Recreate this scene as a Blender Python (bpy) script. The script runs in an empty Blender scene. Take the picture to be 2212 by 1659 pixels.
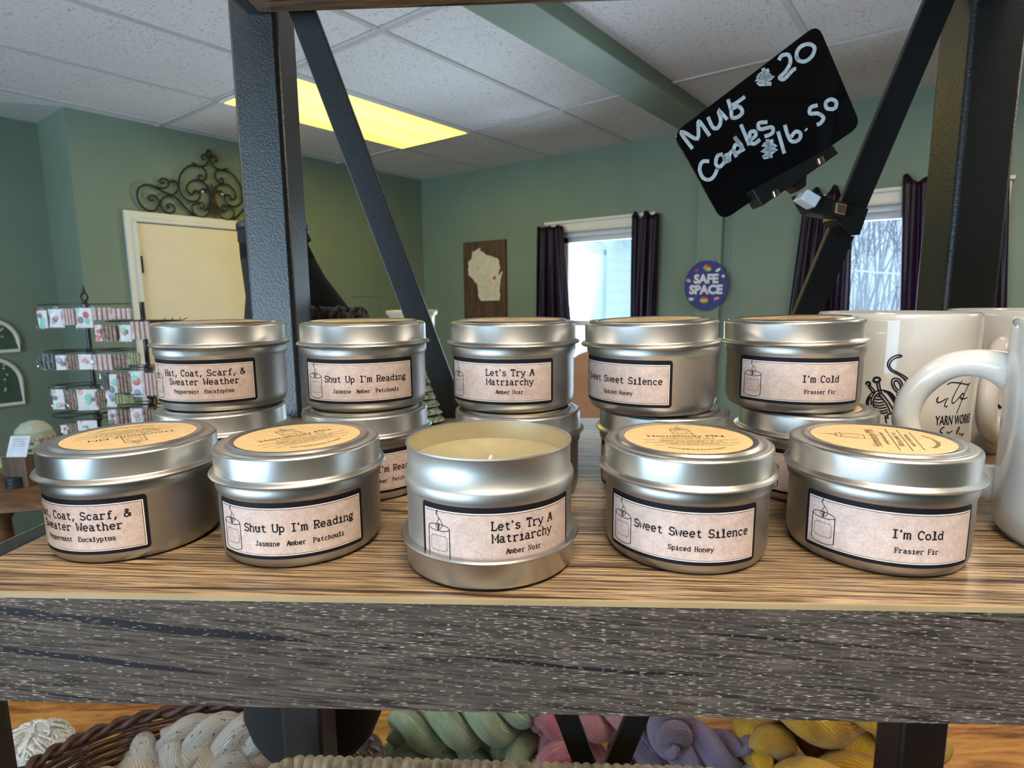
import bpy, bmesh, math, random
from math import sin, cos, pi, radians, sqrt, atan2
from mathutils import Vector, Matrix, geometry

# ------------------------------------------------------------------ camera, world, lights, exposure
SC = bpy.context.scene
COL = SC.collection
F_PX, CX, CY = 1259.2, 1106.0, 829.5          # focal length in pixels of the 2212 x 1659 frame
HC = 1.55                                      # camera height over the floor
YAW, PITCH, ROLL = radians(37.58), radians(8.504), radians(0.548)
SHELF_ROT = YAW - radians(2.74)
SHELF_Z = HC - 0.0993                          # top of the candle shelf

fw = Vector((0, cos(PITCH), -sin(PITCH))); dn = Vector((0, -sin(PITCH), -cos(PITCH))); rt = Vector((1, 0, 0))
r2 = rt*cos(ROLL) + dn*sin(ROLL); d2 = dn*cos(ROLL) - rt*sin(ROLL)
RZ = Matrix.Rotation(YAW, 3, 'Z')
CR, CD, CF = RZ @ r2, RZ @ d2, RZ @ fw
CAMP = Vector((0, 0, HC))
cam = bpy.data.cameras.new('camera'); camo = bpy.data.objects.new('camera', cam); COL.objects.link(camo)
cam.sensor_fit = 'HORIZONTAL'; cam.sensor_width = 36.0; cam.lens = F_PX/2212*36.0
cam.clip_start = 0.01; cam.clip_end = 200
M3 = Matrix((CR, -CD, -CF)).transposed()
camo.matrix_world = Matrix.Translation(CAMP) @ M3.to_4x4()
cam.dof.use_dof = True; cam.dof.focus_distance = 0.25; cam.dof.aperture_fstop = 30
SC.camera = camo

w = bpy.data.worlds.new('world'); SC.world = w; w.use_nodes = True
bg = w.node_tree.nodes['Background']
bg.inputs[0].default_value = (0.66, 0.88, 1.0, 1); bg.inputs[1].default_value = 0.74

SC.view_settings.view_transform = 'Standard'; SC.view_settings.look = 'None'
SC.view_settings.gamma = 1.0; SC.view_settings.use_curve_mapping = False
SC.view_settings.exposure = 1.0
try:
    SC.cycles.use_denoising = True
    SC.cycles.max_bounces = 8; SC.cycles.diffuse_bounces = 4; SC.cycles.glossy_bounces = 4
    SC.cycles.transparent_max_bounces = 12; SC.cycles.transmission_bounces = 4
    SC.cycles.caustics_reflective = False; SC.cycles.caustics_refractive = False
    SC.cycles.sample_clamp_indirect = 6.0
except Exception:
    pass

def area(name, loc, rot, sx, sy, power, color):
    l = bpy.data.lights.new(name, 'AREA'); l.shape = 'RECTANGLE'; l.size = sx; l.size_y = sy
    l.energy = power; l.color = color
    o = bpy.data.objects.new(name, l); COL.objects.link(o); o.location = loc; o.rotation_euler = rot
    return o
# daylight entering through the two windows behind the camera and the two in view (lights stand just outside the panes); the two low ones are added uplights
BACK_Y = -2.6; YWALL = 3.6
area('daylight_back_window', (-1.15, BACK_Y - 0.16, 1.45), (radians(90), 0, 0), 3.4, 1.4, 38, (0.58, 0.82, 1.0))
area('added_uplight_back', (-1.15, BACK_Y - 0.5, 0.55), (radians(90+42), 0, 0), 3.4, 0.9, 125, (0.74, 0.88, 1.0))  # added uplight aimed in through the back window to brighten the ceiling
area('daylight_front_window_a', (-2.0, 3.86, 1.55), (radians(-90), 0, 0), 0.8, 1.3, 9, (0.75, 0.92, 1.0))
area('daylight_front_window_b', (-0.275, 3.86, 1.55), (radians(-90), 0, 0), 0.8, 1.3, 9, (0.78, 0.88, 1.0))
area('added_uplight_front', (-1.1, YWALL + 0.6, 0.45), (radians(-90-42), 0, 0), 2.6, 0.9, 210, (0.78, 0.90, 1.0))  # added uplight outside the far windows, also lifts the ceiling

# ------------------------------------------------------------------ geometry from the camera
def ray(x, y):
    return ((CR*(x-CX) + CD*(y-CY) + CF*F_PX)/F_PX).normalized()
def on_plane(x, y, p, n):
    d = ray(x, y); n = Vector(n); return CAMP + d*((Vector(p)-CAMP).dot(n)/d.dot(n))
def at_z(x, y, z):                       # world z
    return on_plane(x, y, (0, 0, z), (0, 0, 1))
def at_depth(x, y, D):                   # D metres along the horizontal heading
    return on_plane(x, y, CAMP + RZ @ Vector((0, D, 0)), RZ @ Vector((0, 1, 0)))
def K(x, y, z=0.0):                      # heading-aligned metres, z over the candle shelf
    v = RZ @ Vector((x, y, 0)); return Vector((v.x, v.y, SHELF_Z + z))
RS = Matrix.Rotation(SHELF_ROT, 3, 'Z')
def S(x, y, z=0.0):
    v = RS @ Vector((x, y, 0)); return Vector((v.x, v.y, SHELF_Z + z))
def on_shelf_plane(x, y, D):             # plane parallel to the shelf's long side, D metres away -> shelf coordinates
    n = RS @ Vector((0, 1, 0)); p = on_plane(x, y, CAMP + n*D, n) - Vector((0, 0, SHELF_Z))
    q = RS.transposed() @ p; return q

# ------------------------------------------------------------------ materials
def nodes(name):
    m = bpy.data.materials.new(name); m.use_nodes = True
    nt = m.node_tree; b = nt.nodes['Principled BSDF']; return m, nt, b
def N(nt, kind, **kw):
    n = nt.nodes.new('ShaderNode'+kind)
    for k, v in kw.items():
        if k.startswith('i'):
            n.inputs[int(k[1:])].default_value = v
        else: setattr(n, k, v)
    return n
def lk(nt, a, b): nt.links.new(a, b)
def math_(nt, op, a, b=None, c=None):
    n = nt.nodes.new('ShaderNodeMath'); n.operation = op
    for i, v in enumerate((a, b, c)):
        if v is None: continue
        if hasattr(v, 'is_linked'): nt.links.new(v, n.inputs[i])
        else: n.inputs[i].default_value = v
    return n.outputs[0]
def coord(nt, scale=(1, 1, 1), rot=(0, 0, 0), uv=False):
    t = nt.nodes.new('ShaderNodeTexCoord'); mp = nt.nodes.new('ShaderNodeMapping')
    mp.inputs['Scale'].default_value = scale; mp.inputs['Rotation'].default_value = rot
    nt.links.new(t.outputs['UV' if uv else 'Object'], mp.inputs[0]); return mp.outputs[0]
def noise(nt, vec, scale=1.0, detail=3.0, rough=0.5, dist=0.0):
    n = nt.nodes.new('ShaderNodeTexNoise'); n.inputs['Scale'].default_value = scale
    n.inputs['Detail'].default_value = detail; n.inputs['Roughness'].default_value = rough
    n.inputs['Distortion'].default_value = dist
    nt.links.new(vec, n.inputs['Vector']); return n.outputs[0]
def ramp(nt, fac, stops, const=False):
    r = nt.nodes.new('ShaderNodeValToRGB'); e = r.color_ramp.elements
    if const: r.color_ramp.interpolation = 'CONSTANT'
    while len(e) < len(stops): e.new(0.5)
    for el, (p, c) in zip(e, stops):
        el.position = p; el.color = (*c, 1) if len(c) == 3 else c
    nt.links.new(fac, r.inputs[0]); return r.outputs[0]
def mixc(nt, fac, a, b):
    n = nt.nodes.new('ShaderNodeMix'); n.data_type = 'RGBA'
    for i, v in ((0, fac), (6, a), (7, b)):
        if hasattr(v, 'is_linked'): nt.links.new(v, n.inputs[i])
        else: n.inputs[i].default_value = (*v, 1) if isinstance(v, tuple) else v
    return n.outputs[2]
def bump(nt, b, h, strength=0.3, dist=0.001):
    n = nt.nodes.new('ShaderNodeBump'); n.inputs['Strength'].default_value = strength; n.inputs['Distance'].default_value = dist
    nt.links.new(h, n.inputs['Height']); nt.links.new(n.outputs[0], b.inputs['Normal'])
def simple(name, c, rough=0.5, metal=0.0, nscale=None, nstr=0.06, bmp=0.0, bscale=None, **kw):
    m, nt, b = nodes(name)
    b.inputs['Base Color'].default_value = (*c, 1); b.inputs['Roughness'].default_value = rough; b.inputs['Metallic'].default_value = metal
    v = coord(nt)
    f = noise(nt, v, nscale or 30, 3)
    lo = tuple(max(0, x*(1-nstr*2)) for x in c); hi = tuple(min(1, x*(1+nstr*2)) for x in c)
    lk(nt, ramp(nt, f, [(0.3, lo), (0.7, hi)]), b.inputs['Base Color'])
    if bmp: bump(nt, b, noise(nt, v, bscale or 200, 2), bmp)
    for k, val in kw.items(): b.inputs[k.replace('_', ' ')].default_value = val
    return m
def emit(name, c, s):
    m = bpy.data.materials.new(name); m.use_nodes = True; nt = m.node_tree
    b = nt.nodes['Principled BSDF']; b.inputs['Base Color'].default_value = (*c, 1)
    b.inputs['Emission Color'].default_value = (*c, 1); b.inputs['Emission Strength'].default_value = s
    return m

# wall paint
def m_paint(name, c):
    m, nt, b = nodes(name); v = coord(nt)
    f = noise(nt, v, 2.5, 4)
    lk(nt, ramp(nt, f, [(0.3, tuple(x*0.94 for x in c)), (0.7, tuple(x*1.06 for x in c))]), b.inputs['Base Color'])
    b.inputs['Roughness'].default_value = 0.62
    bump(nt, b, noise(nt, v, 260, 2), 0.12, 0.0006); return m
M_WALL = m_paint('sage_paint', (0.200, 0.268, 0.208))
M_WHITE = simple('white_trim_paint', (0.80, 0.78, 0.72), 0.4, nscale=8, nstr=0.02)
M_DOOR = simple('cream_door_paint', (0.86, 0.76, 0.57), 0.45, nscale=4, nstr=0.02)
M_VINYL = simple('white_vinyl', (0.78, 0.82, 0.86), 0.35, nstr=0.02)
def m_ceiling():
    m, nt, b = nodes('ceiling_tile'); v = coord(nt)
    f1 = noise(nt, coord(nt, (1, 1, 1)), 95, 2.0, 0.55, 0.6)
    f2 = noise(nt, v, 330, 1.0)
    pits = math_(nt, 'MAXIMUM', math_(nt, 'MULTIPLY', math_(nt, 'SUBTRACT', f1, 0.585), 9.0), math_(nt, 'MULTIPLY', math_(nt, 'SUBTRACT', f2, 0.69), 6.0))
    pc = nt.nodes.new('ShaderNodeClamp'); lk(nt, pits, pc.inputs[0])
    base = ramp(nt, noise(nt, v, 1.3, 3), [(0.3, (0.69, 0.70, 0.715)), (0.7, (0.75, 0.755, 0.765))])
    lk(nt, mixc(nt, math_(nt, 'MULTIPLY', pc.outputs[0], 0.8), base, (0.30, 0.31, 0.33)), b.inputs['Base Color'])
    b.inputs['Roughness'].default_value = 0.9
    inv = math_(nt, 'SUBTRACT', 1.0, pc.outputs[0]); bump(nt, b, inv, 0.35, 0.002); return m
M_CEIL = m_ceiling()
M_TBAR = simple('ceiling_tbar_paint', (0.55, 0.55, 0.55), 0.5, nstr=0.03)
def m_floor():
    m, nt, b = nodes('floor_planks')
    v = coord(nt, (1, 1, 1))
    br = nt.nodes.new('ShaderNodeTexBrick'); lk(nt, v, br.inputs[0])
    br.inputs['Scale'].default_value = 1.0; br.inputs['Brick Width'].default_value = 1.2; br.inputs['Row Height'].default_value = 0.13
    br.inputs['Mortar Size'].default_value = 0.0025; br.inputs['Color1'].default_value = (0.27, 0.12, 0.045, 1); br.inputs['Color2'].default_value = (0.20, 0.085, 0.03, 1)
    br.inputs['Mortar'].default_value = (0.05, 0.025, 0.01, 1)
    g = noise(nt, coord(nt, (2.5, 30, 1)), 1.5, 5, 0.6, 0.5)
    lk(nt, mixc(nt, math_(nt, 'MULTIPLY', g, 0.6), br.outputs[0], (0.10, 0.04, 0.015)), b.inputs['Base Color'])
    b.inputs['Roughness'].default_value = 0.35; return m
M_FLOOR = m_floor()
def m_tablewood():
    m, nt, b = nodes('orange_rustic_wood')
    v = coord(nt, (7, 42, 1), (0, 0, radians(24)))
    g = noise(nt, v, 1.0, 5, 0.62, 1.4); g2 = noise(nt, coord(nt, (5, 16, 1), (0, 0, radians(24))), 1.0, 3, 0.5, 0.6)
    f = math_(nt, 'ADD', math_(nt, 'MULTIPLY', g, 0.65), math_(nt, 'MULTIPLY', g2, 0.35))
    lk(nt, ramp(nt, f, [(0.36, (0.10, 0.030, 0.006)), (0.46, (0.30, 0.115, 0.022)), (0.55, (0.47, 0.22, 0.05)), (0.68, (0.58, 0.31, 0.09))]), b.inputs['Base Color'])
    b.inputs['Roughness'].default_value = 0.38; bump(nt, b, g, 0.15, 0.001); return m
M_TABLE = m_tablewood()
# shelf laminate: flecked grey-brown
def m_laminate(name, face):
    m, nt, b = nodes(name)
    ax = 'XZ' if face else 'XY'
    t = nt.nodes.new('ShaderNodeTexCoord'); sep = nt.nodes.new('ShaderNodeSeparateXYZ'); lk(nt, t.outputs['Object'], sep.inputs[0])
    X = sep.outputs[0]; Z = sep.outputs[2 if face else 1]
    def vec(sx, sz, off=0.0, tilt=0.0):
        c = nt.nodes.new('ShaderNodeCombineXYZ')
        lk(nt, math_(nt, 'MULTIPLY', X, sx), c.inputs[0])
        zz = math_(nt, 'ADD', Z, math_(nt, 'MULTIPLY', X, tilt)) if tilt else Z
        lk(nt, math_(nt, 'MULTIPLY', zz, sz), c.inputs[1]); c.inputs[2].default_value = off; return c.outputs[0]
    tilt = 0.075 if face else 0.03
    fine = noise(nt, vec(45, 900, 1.0, tilt) if face else vec(24, 1000, 1.0, tilt), 1.0, 5, 0.66, 0.0 if face else 0.5)
    mid = noise(nt, vec(9, 120, 2.0, tilt), 1.0, 4, 0.55)
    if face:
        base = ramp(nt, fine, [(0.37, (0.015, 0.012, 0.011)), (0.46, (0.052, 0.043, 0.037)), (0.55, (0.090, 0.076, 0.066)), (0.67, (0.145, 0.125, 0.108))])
    else:
        base = ramp(nt, fine, [(0.385, (0.038, 0.022, 0.012)), (0.455, (0.19, 0.125, 0.070)), (0.53, (0.38, 0.270, 0.160)), (0.64, (0.56, 0.42, 0.26))])
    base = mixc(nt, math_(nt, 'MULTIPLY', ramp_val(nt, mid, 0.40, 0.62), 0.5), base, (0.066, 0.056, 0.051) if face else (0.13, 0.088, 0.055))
    # long dark cracks
    wob = noise(nt, vec(5.5, 18, 5.0, tilt), 1.0, 3, 0.5)
    wz = math_(nt, 'ADD', math_(nt, 'ADD', Z, math_(nt, 'MULTIPLY', X, tilt)), math_(nt, 'MULTIPLY', math_(nt, 'SUBTRACT', wob, 0.5), 0.012))
    per = 0.0145 if face else 0.011
    fr = math_(nt, 'ABSOLUTE', math_(nt, 'SUBTRACT', math_(nt, 'FRACT', math_(nt, 'DIVIDE', wz, per)), 0.5))
    thick = math_(nt, 'MULTIPLY', ramp_val(nt, noise(nt, vec(7, 75, 9.0, tilt), 1.0, 2), 0.46, 0.62), 0.105)
    crack = math_(nt, 'LESS_THAN', fr, thick)
    fcr = ramp_val(nt, noise(nt, vec(26, 1300, 11.0, tilt) if face else vec(16, 700, 11.0, tilt), 1.0, 2), 0.61, 0.68)
    crack = math_(nt, 'MAXIMUM', crack, math_(nt, 'MULTIPLY', fcr, 0.85))
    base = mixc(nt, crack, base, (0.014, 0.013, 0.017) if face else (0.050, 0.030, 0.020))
    if face:
        fl = noise(nt, vec(310, 3600, 20.0, 0.03), 1.0, 0.0)
        dens = noise(nt, vec(7, 22, 30.0), 1.0, 2)
        th = math_(nt, 'SUBTRACT', 0.845, math_(nt, 'MULTIPLY', dens, 0.23))
        flk = math_(nt, 'MULTIPLY', math_(nt, 'GREATER_THAN', fl, th), 0.78)
        base = mixc(nt, flk, base, (0.60, 0.55, 0.48))
    lk(nt, base, b.inputs['Base Color']); b.inputs['Roughness'].default_value = 0.50 if face else 0.30; b.inputs['Specular IOR Level'].default_value = 0.15 if face else 0.5
    bump(nt, b, fine, 0.12, 0.0004); return m
def ramp_val(nt, f, lo, hi):
    n = nt.nodes.new('ShaderNodeMapRange'); n.inputs[1].default_value = lo; n.inputs[2].default_value = hi
    lk(nt, f, n.inputs[0]); return n.outputs[0]
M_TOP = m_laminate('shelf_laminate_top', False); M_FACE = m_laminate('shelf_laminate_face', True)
M_BAND = simple('tan_edge_band', (0.36, 0.27, 0.15), 0.5)
def m_powder():
    m, nt, b = nodes('powder_coat_metal'); v = coord(nt)
    b.inputs['Base Color'].default_value = (0.022, 0.023, 0.025, 1); b.inputs['Roughness'].default_value = 0.36
    b.inputs['Specular IOR Level'].default_value = 0.75
    n = noise(nt, v, 520, 2, 0.6); lk(nt, ramp(nt, n, [(0.35, (0.006, 0.0062, 0.0068)), (0.65, (0.015, 0.0152, 0.016))]), b.inputs['Base Color'])
    bump(nt, b, n, 0.55, 0.0006); return m
M_POST = m_powder()
M_BRACE = simple('black_flat_bar', (0.010, 0.0105, 0.0115), 0.42, nscale=300, bmp=0.1, bscale=700)
# tins
def m_tin(name, c, rough):
    m, nt, b = nodes(name); v = coord(nt)
    b.inputs['Metallic'].default_value = 1.0
    n = noise(nt, v, 90, 3)
    lk(nt, ramp(nt, n, [(0.3, tuple(x*0.95 for x in c)), (0.7, c)]), b.inputs['Base Color'])
    b.inputs['Roughness'].default_value = rough
    return m
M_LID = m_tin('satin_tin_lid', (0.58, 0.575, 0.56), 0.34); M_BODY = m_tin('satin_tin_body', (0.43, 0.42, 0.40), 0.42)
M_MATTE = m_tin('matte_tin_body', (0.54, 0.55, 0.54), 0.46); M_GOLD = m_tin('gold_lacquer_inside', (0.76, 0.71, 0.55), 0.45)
M_WAX = simple('cream_wax', (0.34, 0.30, 0.18), 0.4, nscale=60)
M_INK = simple('black_ink', (0.010, 0.008, 0.012), 0.6, Specular_IOR_Level=0.15)
M_GREYINK = simple('grey_ink', (0.16, 0.14, 0.14), 0.6)
M_PAPERW = simple('white_paper', (0.82, 0.78, 0.74), 0.6, nstr=0.02)
def m_paper(name, a, bcol):
    m, nt, b = nodes(name); v = coord(nt)
    f = math_(nt, 'ADD', math_(nt, 'MULTIPLY', noise(nt, v, 260, 3), 0.5), math_(nt, 'MULTIPLY', noise(nt, v, 1100, 2), 0.5))
    lk(nt, ramp(nt, f, [(0.36, a), (0.64, bcol)]), b.inputs['Base Color']); b.inputs['Roughness'].default_value = 0.5; return m
M_PAPER = m_paper('pink_kraft_paper', (0.49, 0.375, 0.335), (0.66, 0.525, 0.48))
M_KRAFT = m_paper('tan_kraft_sticker', (0.58, 0.41, 0.20), (0.72, 0.53, 0.28))
M_MUG = simple('white_glaze', (0.68, 0.655, 0.62), 0.07, nscale=20, nstr=0.01, Coat_Weight=0.4)
M_BLACKGLOSS = simple('black_acrylic', (0.004, 0.004, 0.005), 0.06)
M_BLACKPL = simple('black_plastic', (0.012, 0.012, 0.012), 0.35)
M_CHALK = simple('chalk_marker', (0.62, 0.66, 0.68), 0.7, nscale=500, nstr=0.12)
M_COPPER = simple('copper_spring', (0.85, 0.55, 0.38), 0.25, 1.0)
M_WHITEPL = simple('white_plastic', (0.78, 0.80, 0.84), 0.35)
M_IRON = simple('wrought_iron', (0.035, 0.026, 0.02), 0.5, 0.4, nscale=120, nstr=0.2)
M_BLACKCLOTH = simple('black_jersey', (0.008, 0.008, 0.009), 0.9, bmp=0.2, bscale=900)
M_CAPBLUE = simple('dark_cap', (0.02, 0.024, 0.03), 0.35)
M_GREYKNIT = simple('grey_fuzzy_knit', (0.12, 0.115, 0.12), 0.95, nscale=150, nstr=0.4, bmp=1.0, bscale=260)
def m_curtain():
    m, nt, b = nodes('plum_satin'); v = coord(nt)
    b.inputs['Base Color'].default_value = (0.040, 0.010, 0.034, 1); b.inputs['Roughness'].default_value = 0.34
    lk(nt, ramp(nt, noise(nt, v, 14, 3), [(0.3, (0.010, 0.004, 0.010)), (0.7, (0.022, 0.008, 0.023))]), b.inputs['Base Color'])
    b.inputs['Specular IOR Level'].default_value = 0.35
    tr = nt.nodes.new('ShaderNodeBsdfTranslucent'); tr.inputs[0].default_value = (0.30, 0.12, 0.45, 1)
    mx = nt.nodes.new('ShaderNodeMixShader'); mx.inputs[0].default_value = 0.10
    lk(nt, b.outputs[0], mx.inputs[1]); lk(nt, tr.outputs[0], mx.inputs[2]); lk(nt, mx.outputs[0], nt.nodes['Material Output'].inputs[0]); return m
M_CURT = m_curtain()
def m_glass(name='clear_glass', tint=(0.95, 0.98, 1.0)):
    m = bpy.data.materials.new(name); m.use_nodes = True; nt = m.node_tree; nt.nodes.remove(nt.nodes['Principled BSDF'])
    tr = nt.nodes.new('ShaderNodeBsdfTransparent'); tr.inputs[0].default_value = (*tint, 1)
    gl = nt.nodes.new('ShaderNodeBsdfGlossy'); gl.inputs['Roughness'].default_value = 0.03
    fr = nt.nodes.new('ShaderNodeFresnel'); fr.inputs[0].default_value = 1.35
    mx = nt.nodes.new('ShaderNodeMixShader'); lk(nt, fr.outputs[0], mx.inputs[0]); lk(nt, tr.outputs[0], mx.inputs[1]); lk(nt, gl.outputs[0], mx.inputs[2])
    lk(nt, mx.outputs[0], nt.nodes['Material Output'].inputs[0]); return m
M_GLASS = m_glass()
def m_film():
    m = m_glass('clear_cellophane', (0.93, 0.94, 0.95)); nt = m.node_tree
    gl = next(n for n in nt.nodes if n.type == 'BSDF_GLOSSY'); gl.inputs['Roughness'].default_value = 0.2
    fr = next(n for n in nt.nodes if n.type == 'FRESNEL'); fr.inputs[0].default_value = 1.22
    nz = noise(nt, coord(nt), 45, 2); bp = nt.nodes.new('ShaderNodeBump'); bp.inputs['Strength'].default_value = 0.5; bp.inputs['Distance'].default_value = 0.02
    lk(nt, nz, bp.inputs['Height']); lk(nt, bp.outputs[0], gl.inputs['Normal']); return m
M_FILM = m_film()
def m_plank(name, a, bcol, sc=(1, 30, 6)):
    m, nt, b = nodes(name); g = noise(nt, coord(nt, sc), 3, 4, 0.6, 0.8)
    lk(nt, ramp(nt, g, [(0.35, a), (0.65, bcol)]), b.inputs['Base Color']); b.inputs['Roughness'].default_value = 0.55
    bump(nt, b, g, 0.2); return m
M_DKWOOD = m_plank('dark_stained_wood', (0.055, 0.028, 0.016), (0.13, 0.07, 0.04), (14, 14, 2))
M_BRWOOD = m_plank('brown_wood', (0.11, 0.05, 0.022), (0.22, 0.11, 0.05), (4, 14, 14))
M_WICKER = simple('dark_willow', (0.058, 0.024, 0.015), 0.45, nscale=70, nstr=0.25, bmp=0.3)
M_SEAGRASS = simple('seagrass_cord', (0.47, 0.37, 0.24), 0.7, nscale=90, nstr=0.22, bmp=0.6, bscale=500)
def m_yarn(name, cols, speck=None):
    m, nt, b = nodes(name)
    v = coord(nt)
    f = noise(nt, v, 16, 3); base = ramp(nt, f, [(0.30+0.4*i/max(1, len(cols)-1), c) for i, c in enumerate(cols)])
    t = nt.nodes.new('ShaderNodeTexCoord'); sep = nt.nodes.new('ShaderNodeSeparateXYZ'); lk(nt, t.outputs['UV'], sep.inputs[0])
    wob = noise(nt, t.outputs['UV'], 9, 3)
    ph = math_(nt, 'ADD', math_(nt, 'MULTIPLY', sep.outputs[0], 2*pi*44), math_(nt, 'ADD', math_(nt, 'MULTIPLY', wob, 22.0), math_(nt, 'MULTIPLY', sep.outputs[1], 46.0)))
    st = math_(nt, 'ADD', math_(nt, 'MULTIPLY', math_(nt, 'SINE', ph), 0.5), 0.5)
    base = mixc(nt, math_(nt, 'MULTIPLY', math_(nt, 'SUBTRACT', 1.0, st), 0.48), base, tuple(x*0.45 for x in cols[0]))
    if speck:
        c = nt.nodes.new('ShaderNodeMapping'); c.inputs['Scale'].default_value = (20, 46, 1); lk(nt, t.outputs['UV'], c.inputs[0])
        sn = noise(nt, c.outputs[0], 1.0, 1.0); base = mixc(nt, ramp_val(nt, sn, 0.66, 0.70), base, speck)
    lk(nt, base, b.inputs['Base Color']); b.inputs['Roughness'].default_value = 0.9; b.inputs['Sheen Weight'].default_value = 0.25
    bump(nt, b, st, 0.9, 0.002); return m
Y_SPECK = m_yarn('speckled_white_yarn', [(0.52, 0.50, 0.45), (0.64, 0.62, 0.57)], (0.05, 0.055, 0.07))
Y_WHITE = simple('loose_white_yarn', (0.60, 0.59, 0.55), 0.95, nscale=260, nstr=0.14, bmp=0.5, bscale=900)
Y_CREAM = m_yarn('oatmeal_yarn', [(0.45, 0.37, 0.27), (0.62, 0.54, 0.42), (0.55, 0.38, 0.33)])
Y_GREEN = m_yarn('sage_yarn', [(0.30, 0.35, 0.17), (0.50, 0.57, 0.34), (0.58, 0.66, 0.44)])
Y_OLIVE = m_yarn('olive_yarn', [(0.26, 0.29, 0.12), (0.42, 0.45, 0.22), (0.50, 0.53, 0.31)])
Y_PINK = m_yarn('pink_yarn', [(0.60, 0.15, 0.18), (0.78, 0.30, 0.34), (0.82, 0.44, 0.46)])
Y_PURPLE = m_yarn('purple_yarn', [(0.19, 0.12, 0.20), (0.30, 0.22, 0.34), (0.34, 0.28, 0.45)])
Y_YELLOW = m_yarn('mustard_yarn', [(0.50, 0.25, 0.010), (0.76, 0.43, 0.022), (0.82, 0.52, 0.045)])

# ------------------------------------------------------------------ mesh helpers
class MB:
    def __init__(s): s.v = []; s.f = []; s.m = []; s.uv = {}
    def add(s, vs, fs, mi=0, T=None, uvs=None):
        o = len(s.v); s.v += [tuple(T @ Vector(p)) if T else tuple(p) for p in vs]
        for k, f in enumerate(fs):
            if uvs: s.uv[len(s.f)] = [uvs[i] for i in f] if not isinstance(uvs, dict) else uvs[k]
            s.f.append([i+o for i in f]); s.m.append(mi)
        return s
    def box(s, c, d, mi=0, T=None):
        x, y, z = c; a, b_, e = d[0]/2, d[1]/2, d[2]/2
        vs = [(x+i*a, y+j*b_, z+k*e) for i in (-1, 1) for j in (-1, 1) for k in (-1, 1)]
        return s.add(vs, [(0, 1, 3, 2), (4, 6, 7, 5), (0, 4, 5, 1), (2, 3, 7, 6), (0, 2, 6, 4), (1, 5, 7, 3)], mi, T)
    def lathe(s, prof, n=64, mi=0, T=None, capb=False, capt=False):
        vs = []; fs = []
        for r, z in prof:
            for i in range(n): vs.append((r*cos(2*pi*i/n), r*sin(2*pi*i/n), z))
        for k in range(len(prof)-1):
            for i in range(n):
                j = (i+1) % n; fs.append((k*n+i, k*n+j, (k+1)*n+j, (k+1)*n+i))
        if capb: fs.append(tuple(range(n-1, -1, -1)))
        if capt: fs.append(tuple((len(prof)-1)*n+i for i in range(n)))
        return s.add(vs, fs, mi, T)
    def tube(s, pts, r, n=8, mi=0, closed=False, T=None, caps=True, flat=1.0):
        pts = [Vector(p) for p in pts]; L = len(pts); vs = []; fs = []; uvs = {}
        up = None
        for i, p in enumerate(pts):
            a = pts[(i-1) % L] if (closed or i) else p; b_ = pts[(i+1) % L] if (closed or i < L-1) else p
            t = (b_-a).normalized()
            if up is None:
                up = Vector((0, 0, 1)) if abs(t.z) < 0.9 else Vector((1, 0, 0))
            up = (up - t*up.dot(t)).normalized(); sd = t.cross(up)
            tt = i/(L-1 if not closed else L); two = callable(r) and r.__code__.co_argcount-len(r.__defaults__ or ()) == 2; rr = r if not callable(r) else (0 if two else r(tt))
            for k in range(n):
                g = 2*pi*k/n; rr = r(tt, g) if two else rr; vs.append(p + sd*(rr*cos(g)) + up*(rr*flat*sin(g)))
        rng = L if closed else L-1
        for i in range(rng):
            j = (i+1) % L
            for k in range(n):
                q = (k+1) % n; uvs[len(fs)] = [(k/n, i/rng), ((k+1)/n, i/rng), ((k+1)/n, (i+1)/rng), (k/n, (i+1)/rng)]
                fs.append((i*n+k, i*n+q, j*n+q, j*n+k))
        if caps and not closed:
            uvs[len(fs)] = [(0.5, 0)]*n; fs.append(tuple(range(n-1, -1, -1)))
            uvs[len(fs)] = [(0.5, 1)]*n; fs.append(tuple((L-1)*n+k for k in range(n)))
        return s.add(vs, fs, mi, T, uvs)
    def prism(s, poly, z0, z1, mi=0, T=None):
        n = len(poly); vs = [(x, y, z0) for x, y in poly] + [(x, y, z1) for x, y in poly]
        tri = geometry.tessellate_polygon([[Vector((x, y, 0)) for x, y in poly]])
        ar = sum(poly[i][0]*poly[(i+1) % n][1]-poly[(i+1) % n][0]*poly[i][1] for i in range(n))
        fs = []
        for t in tri:
            a, b_, c = t
            cr = (poly[b_][0]-poly[a][0])*(poly[c][1]-poly[a][1])-(poly[b_][1]-poly[a][1])*(poly[c][0]-poly[a][0])
            if cr < 0: a, c = c, a
            fs.append((a+n, b_+n, c+n)); fs.append((c, b_, a))
        for i in range(n):
            j = (i+1) % n; q = (i, j, j+n, i+n); fs.append(q if ar > 0 else q[::-1])
        return s.add(vs, fs, mi, T)
    def ribbon(s, pts, wd, mi=0, z=0.0, T=None, closed=False):   # flat stroke in the local xy plane
        pts = [Vector((p[0], p[1])) for p in pts]; L = len(pts)
        if L < 2: return s
        vs = []; fs = []
        for i, p in enumerate(pts):
            a = pts[(i-1) % L] if (closed or i) else p; b_ = pts[(i+1) % L] if (closed or i < L-1) else p
            t = b_-a
            if t.length < 1e-9: t = Vector((1, 0))
            t.normalize(); nn = Vector((-t.y, t.x))
            mi_s = 1.0
            if (closed or 0 < i < L-1):
                t1 = (p-a); t1.normalize() if t1.length > 1e-9 else None
                d = abs(Vector((-t1.y, t1.x)).dot(nn)); mi_s = 1/max(d, 0.55)
            q = nn*(wd/2*mi_s); vs += [(p.x+q.x, p.y+q.y, z), (p.x-q.x, p.y-q.y, z)]
        for i in range(L if closed else L-1):
            j = (i+1) % L; fs.append((2*i, 2*i+1, 2*j+1, 2*j))
        return s.add(vs, fs, mi, T)
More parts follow.
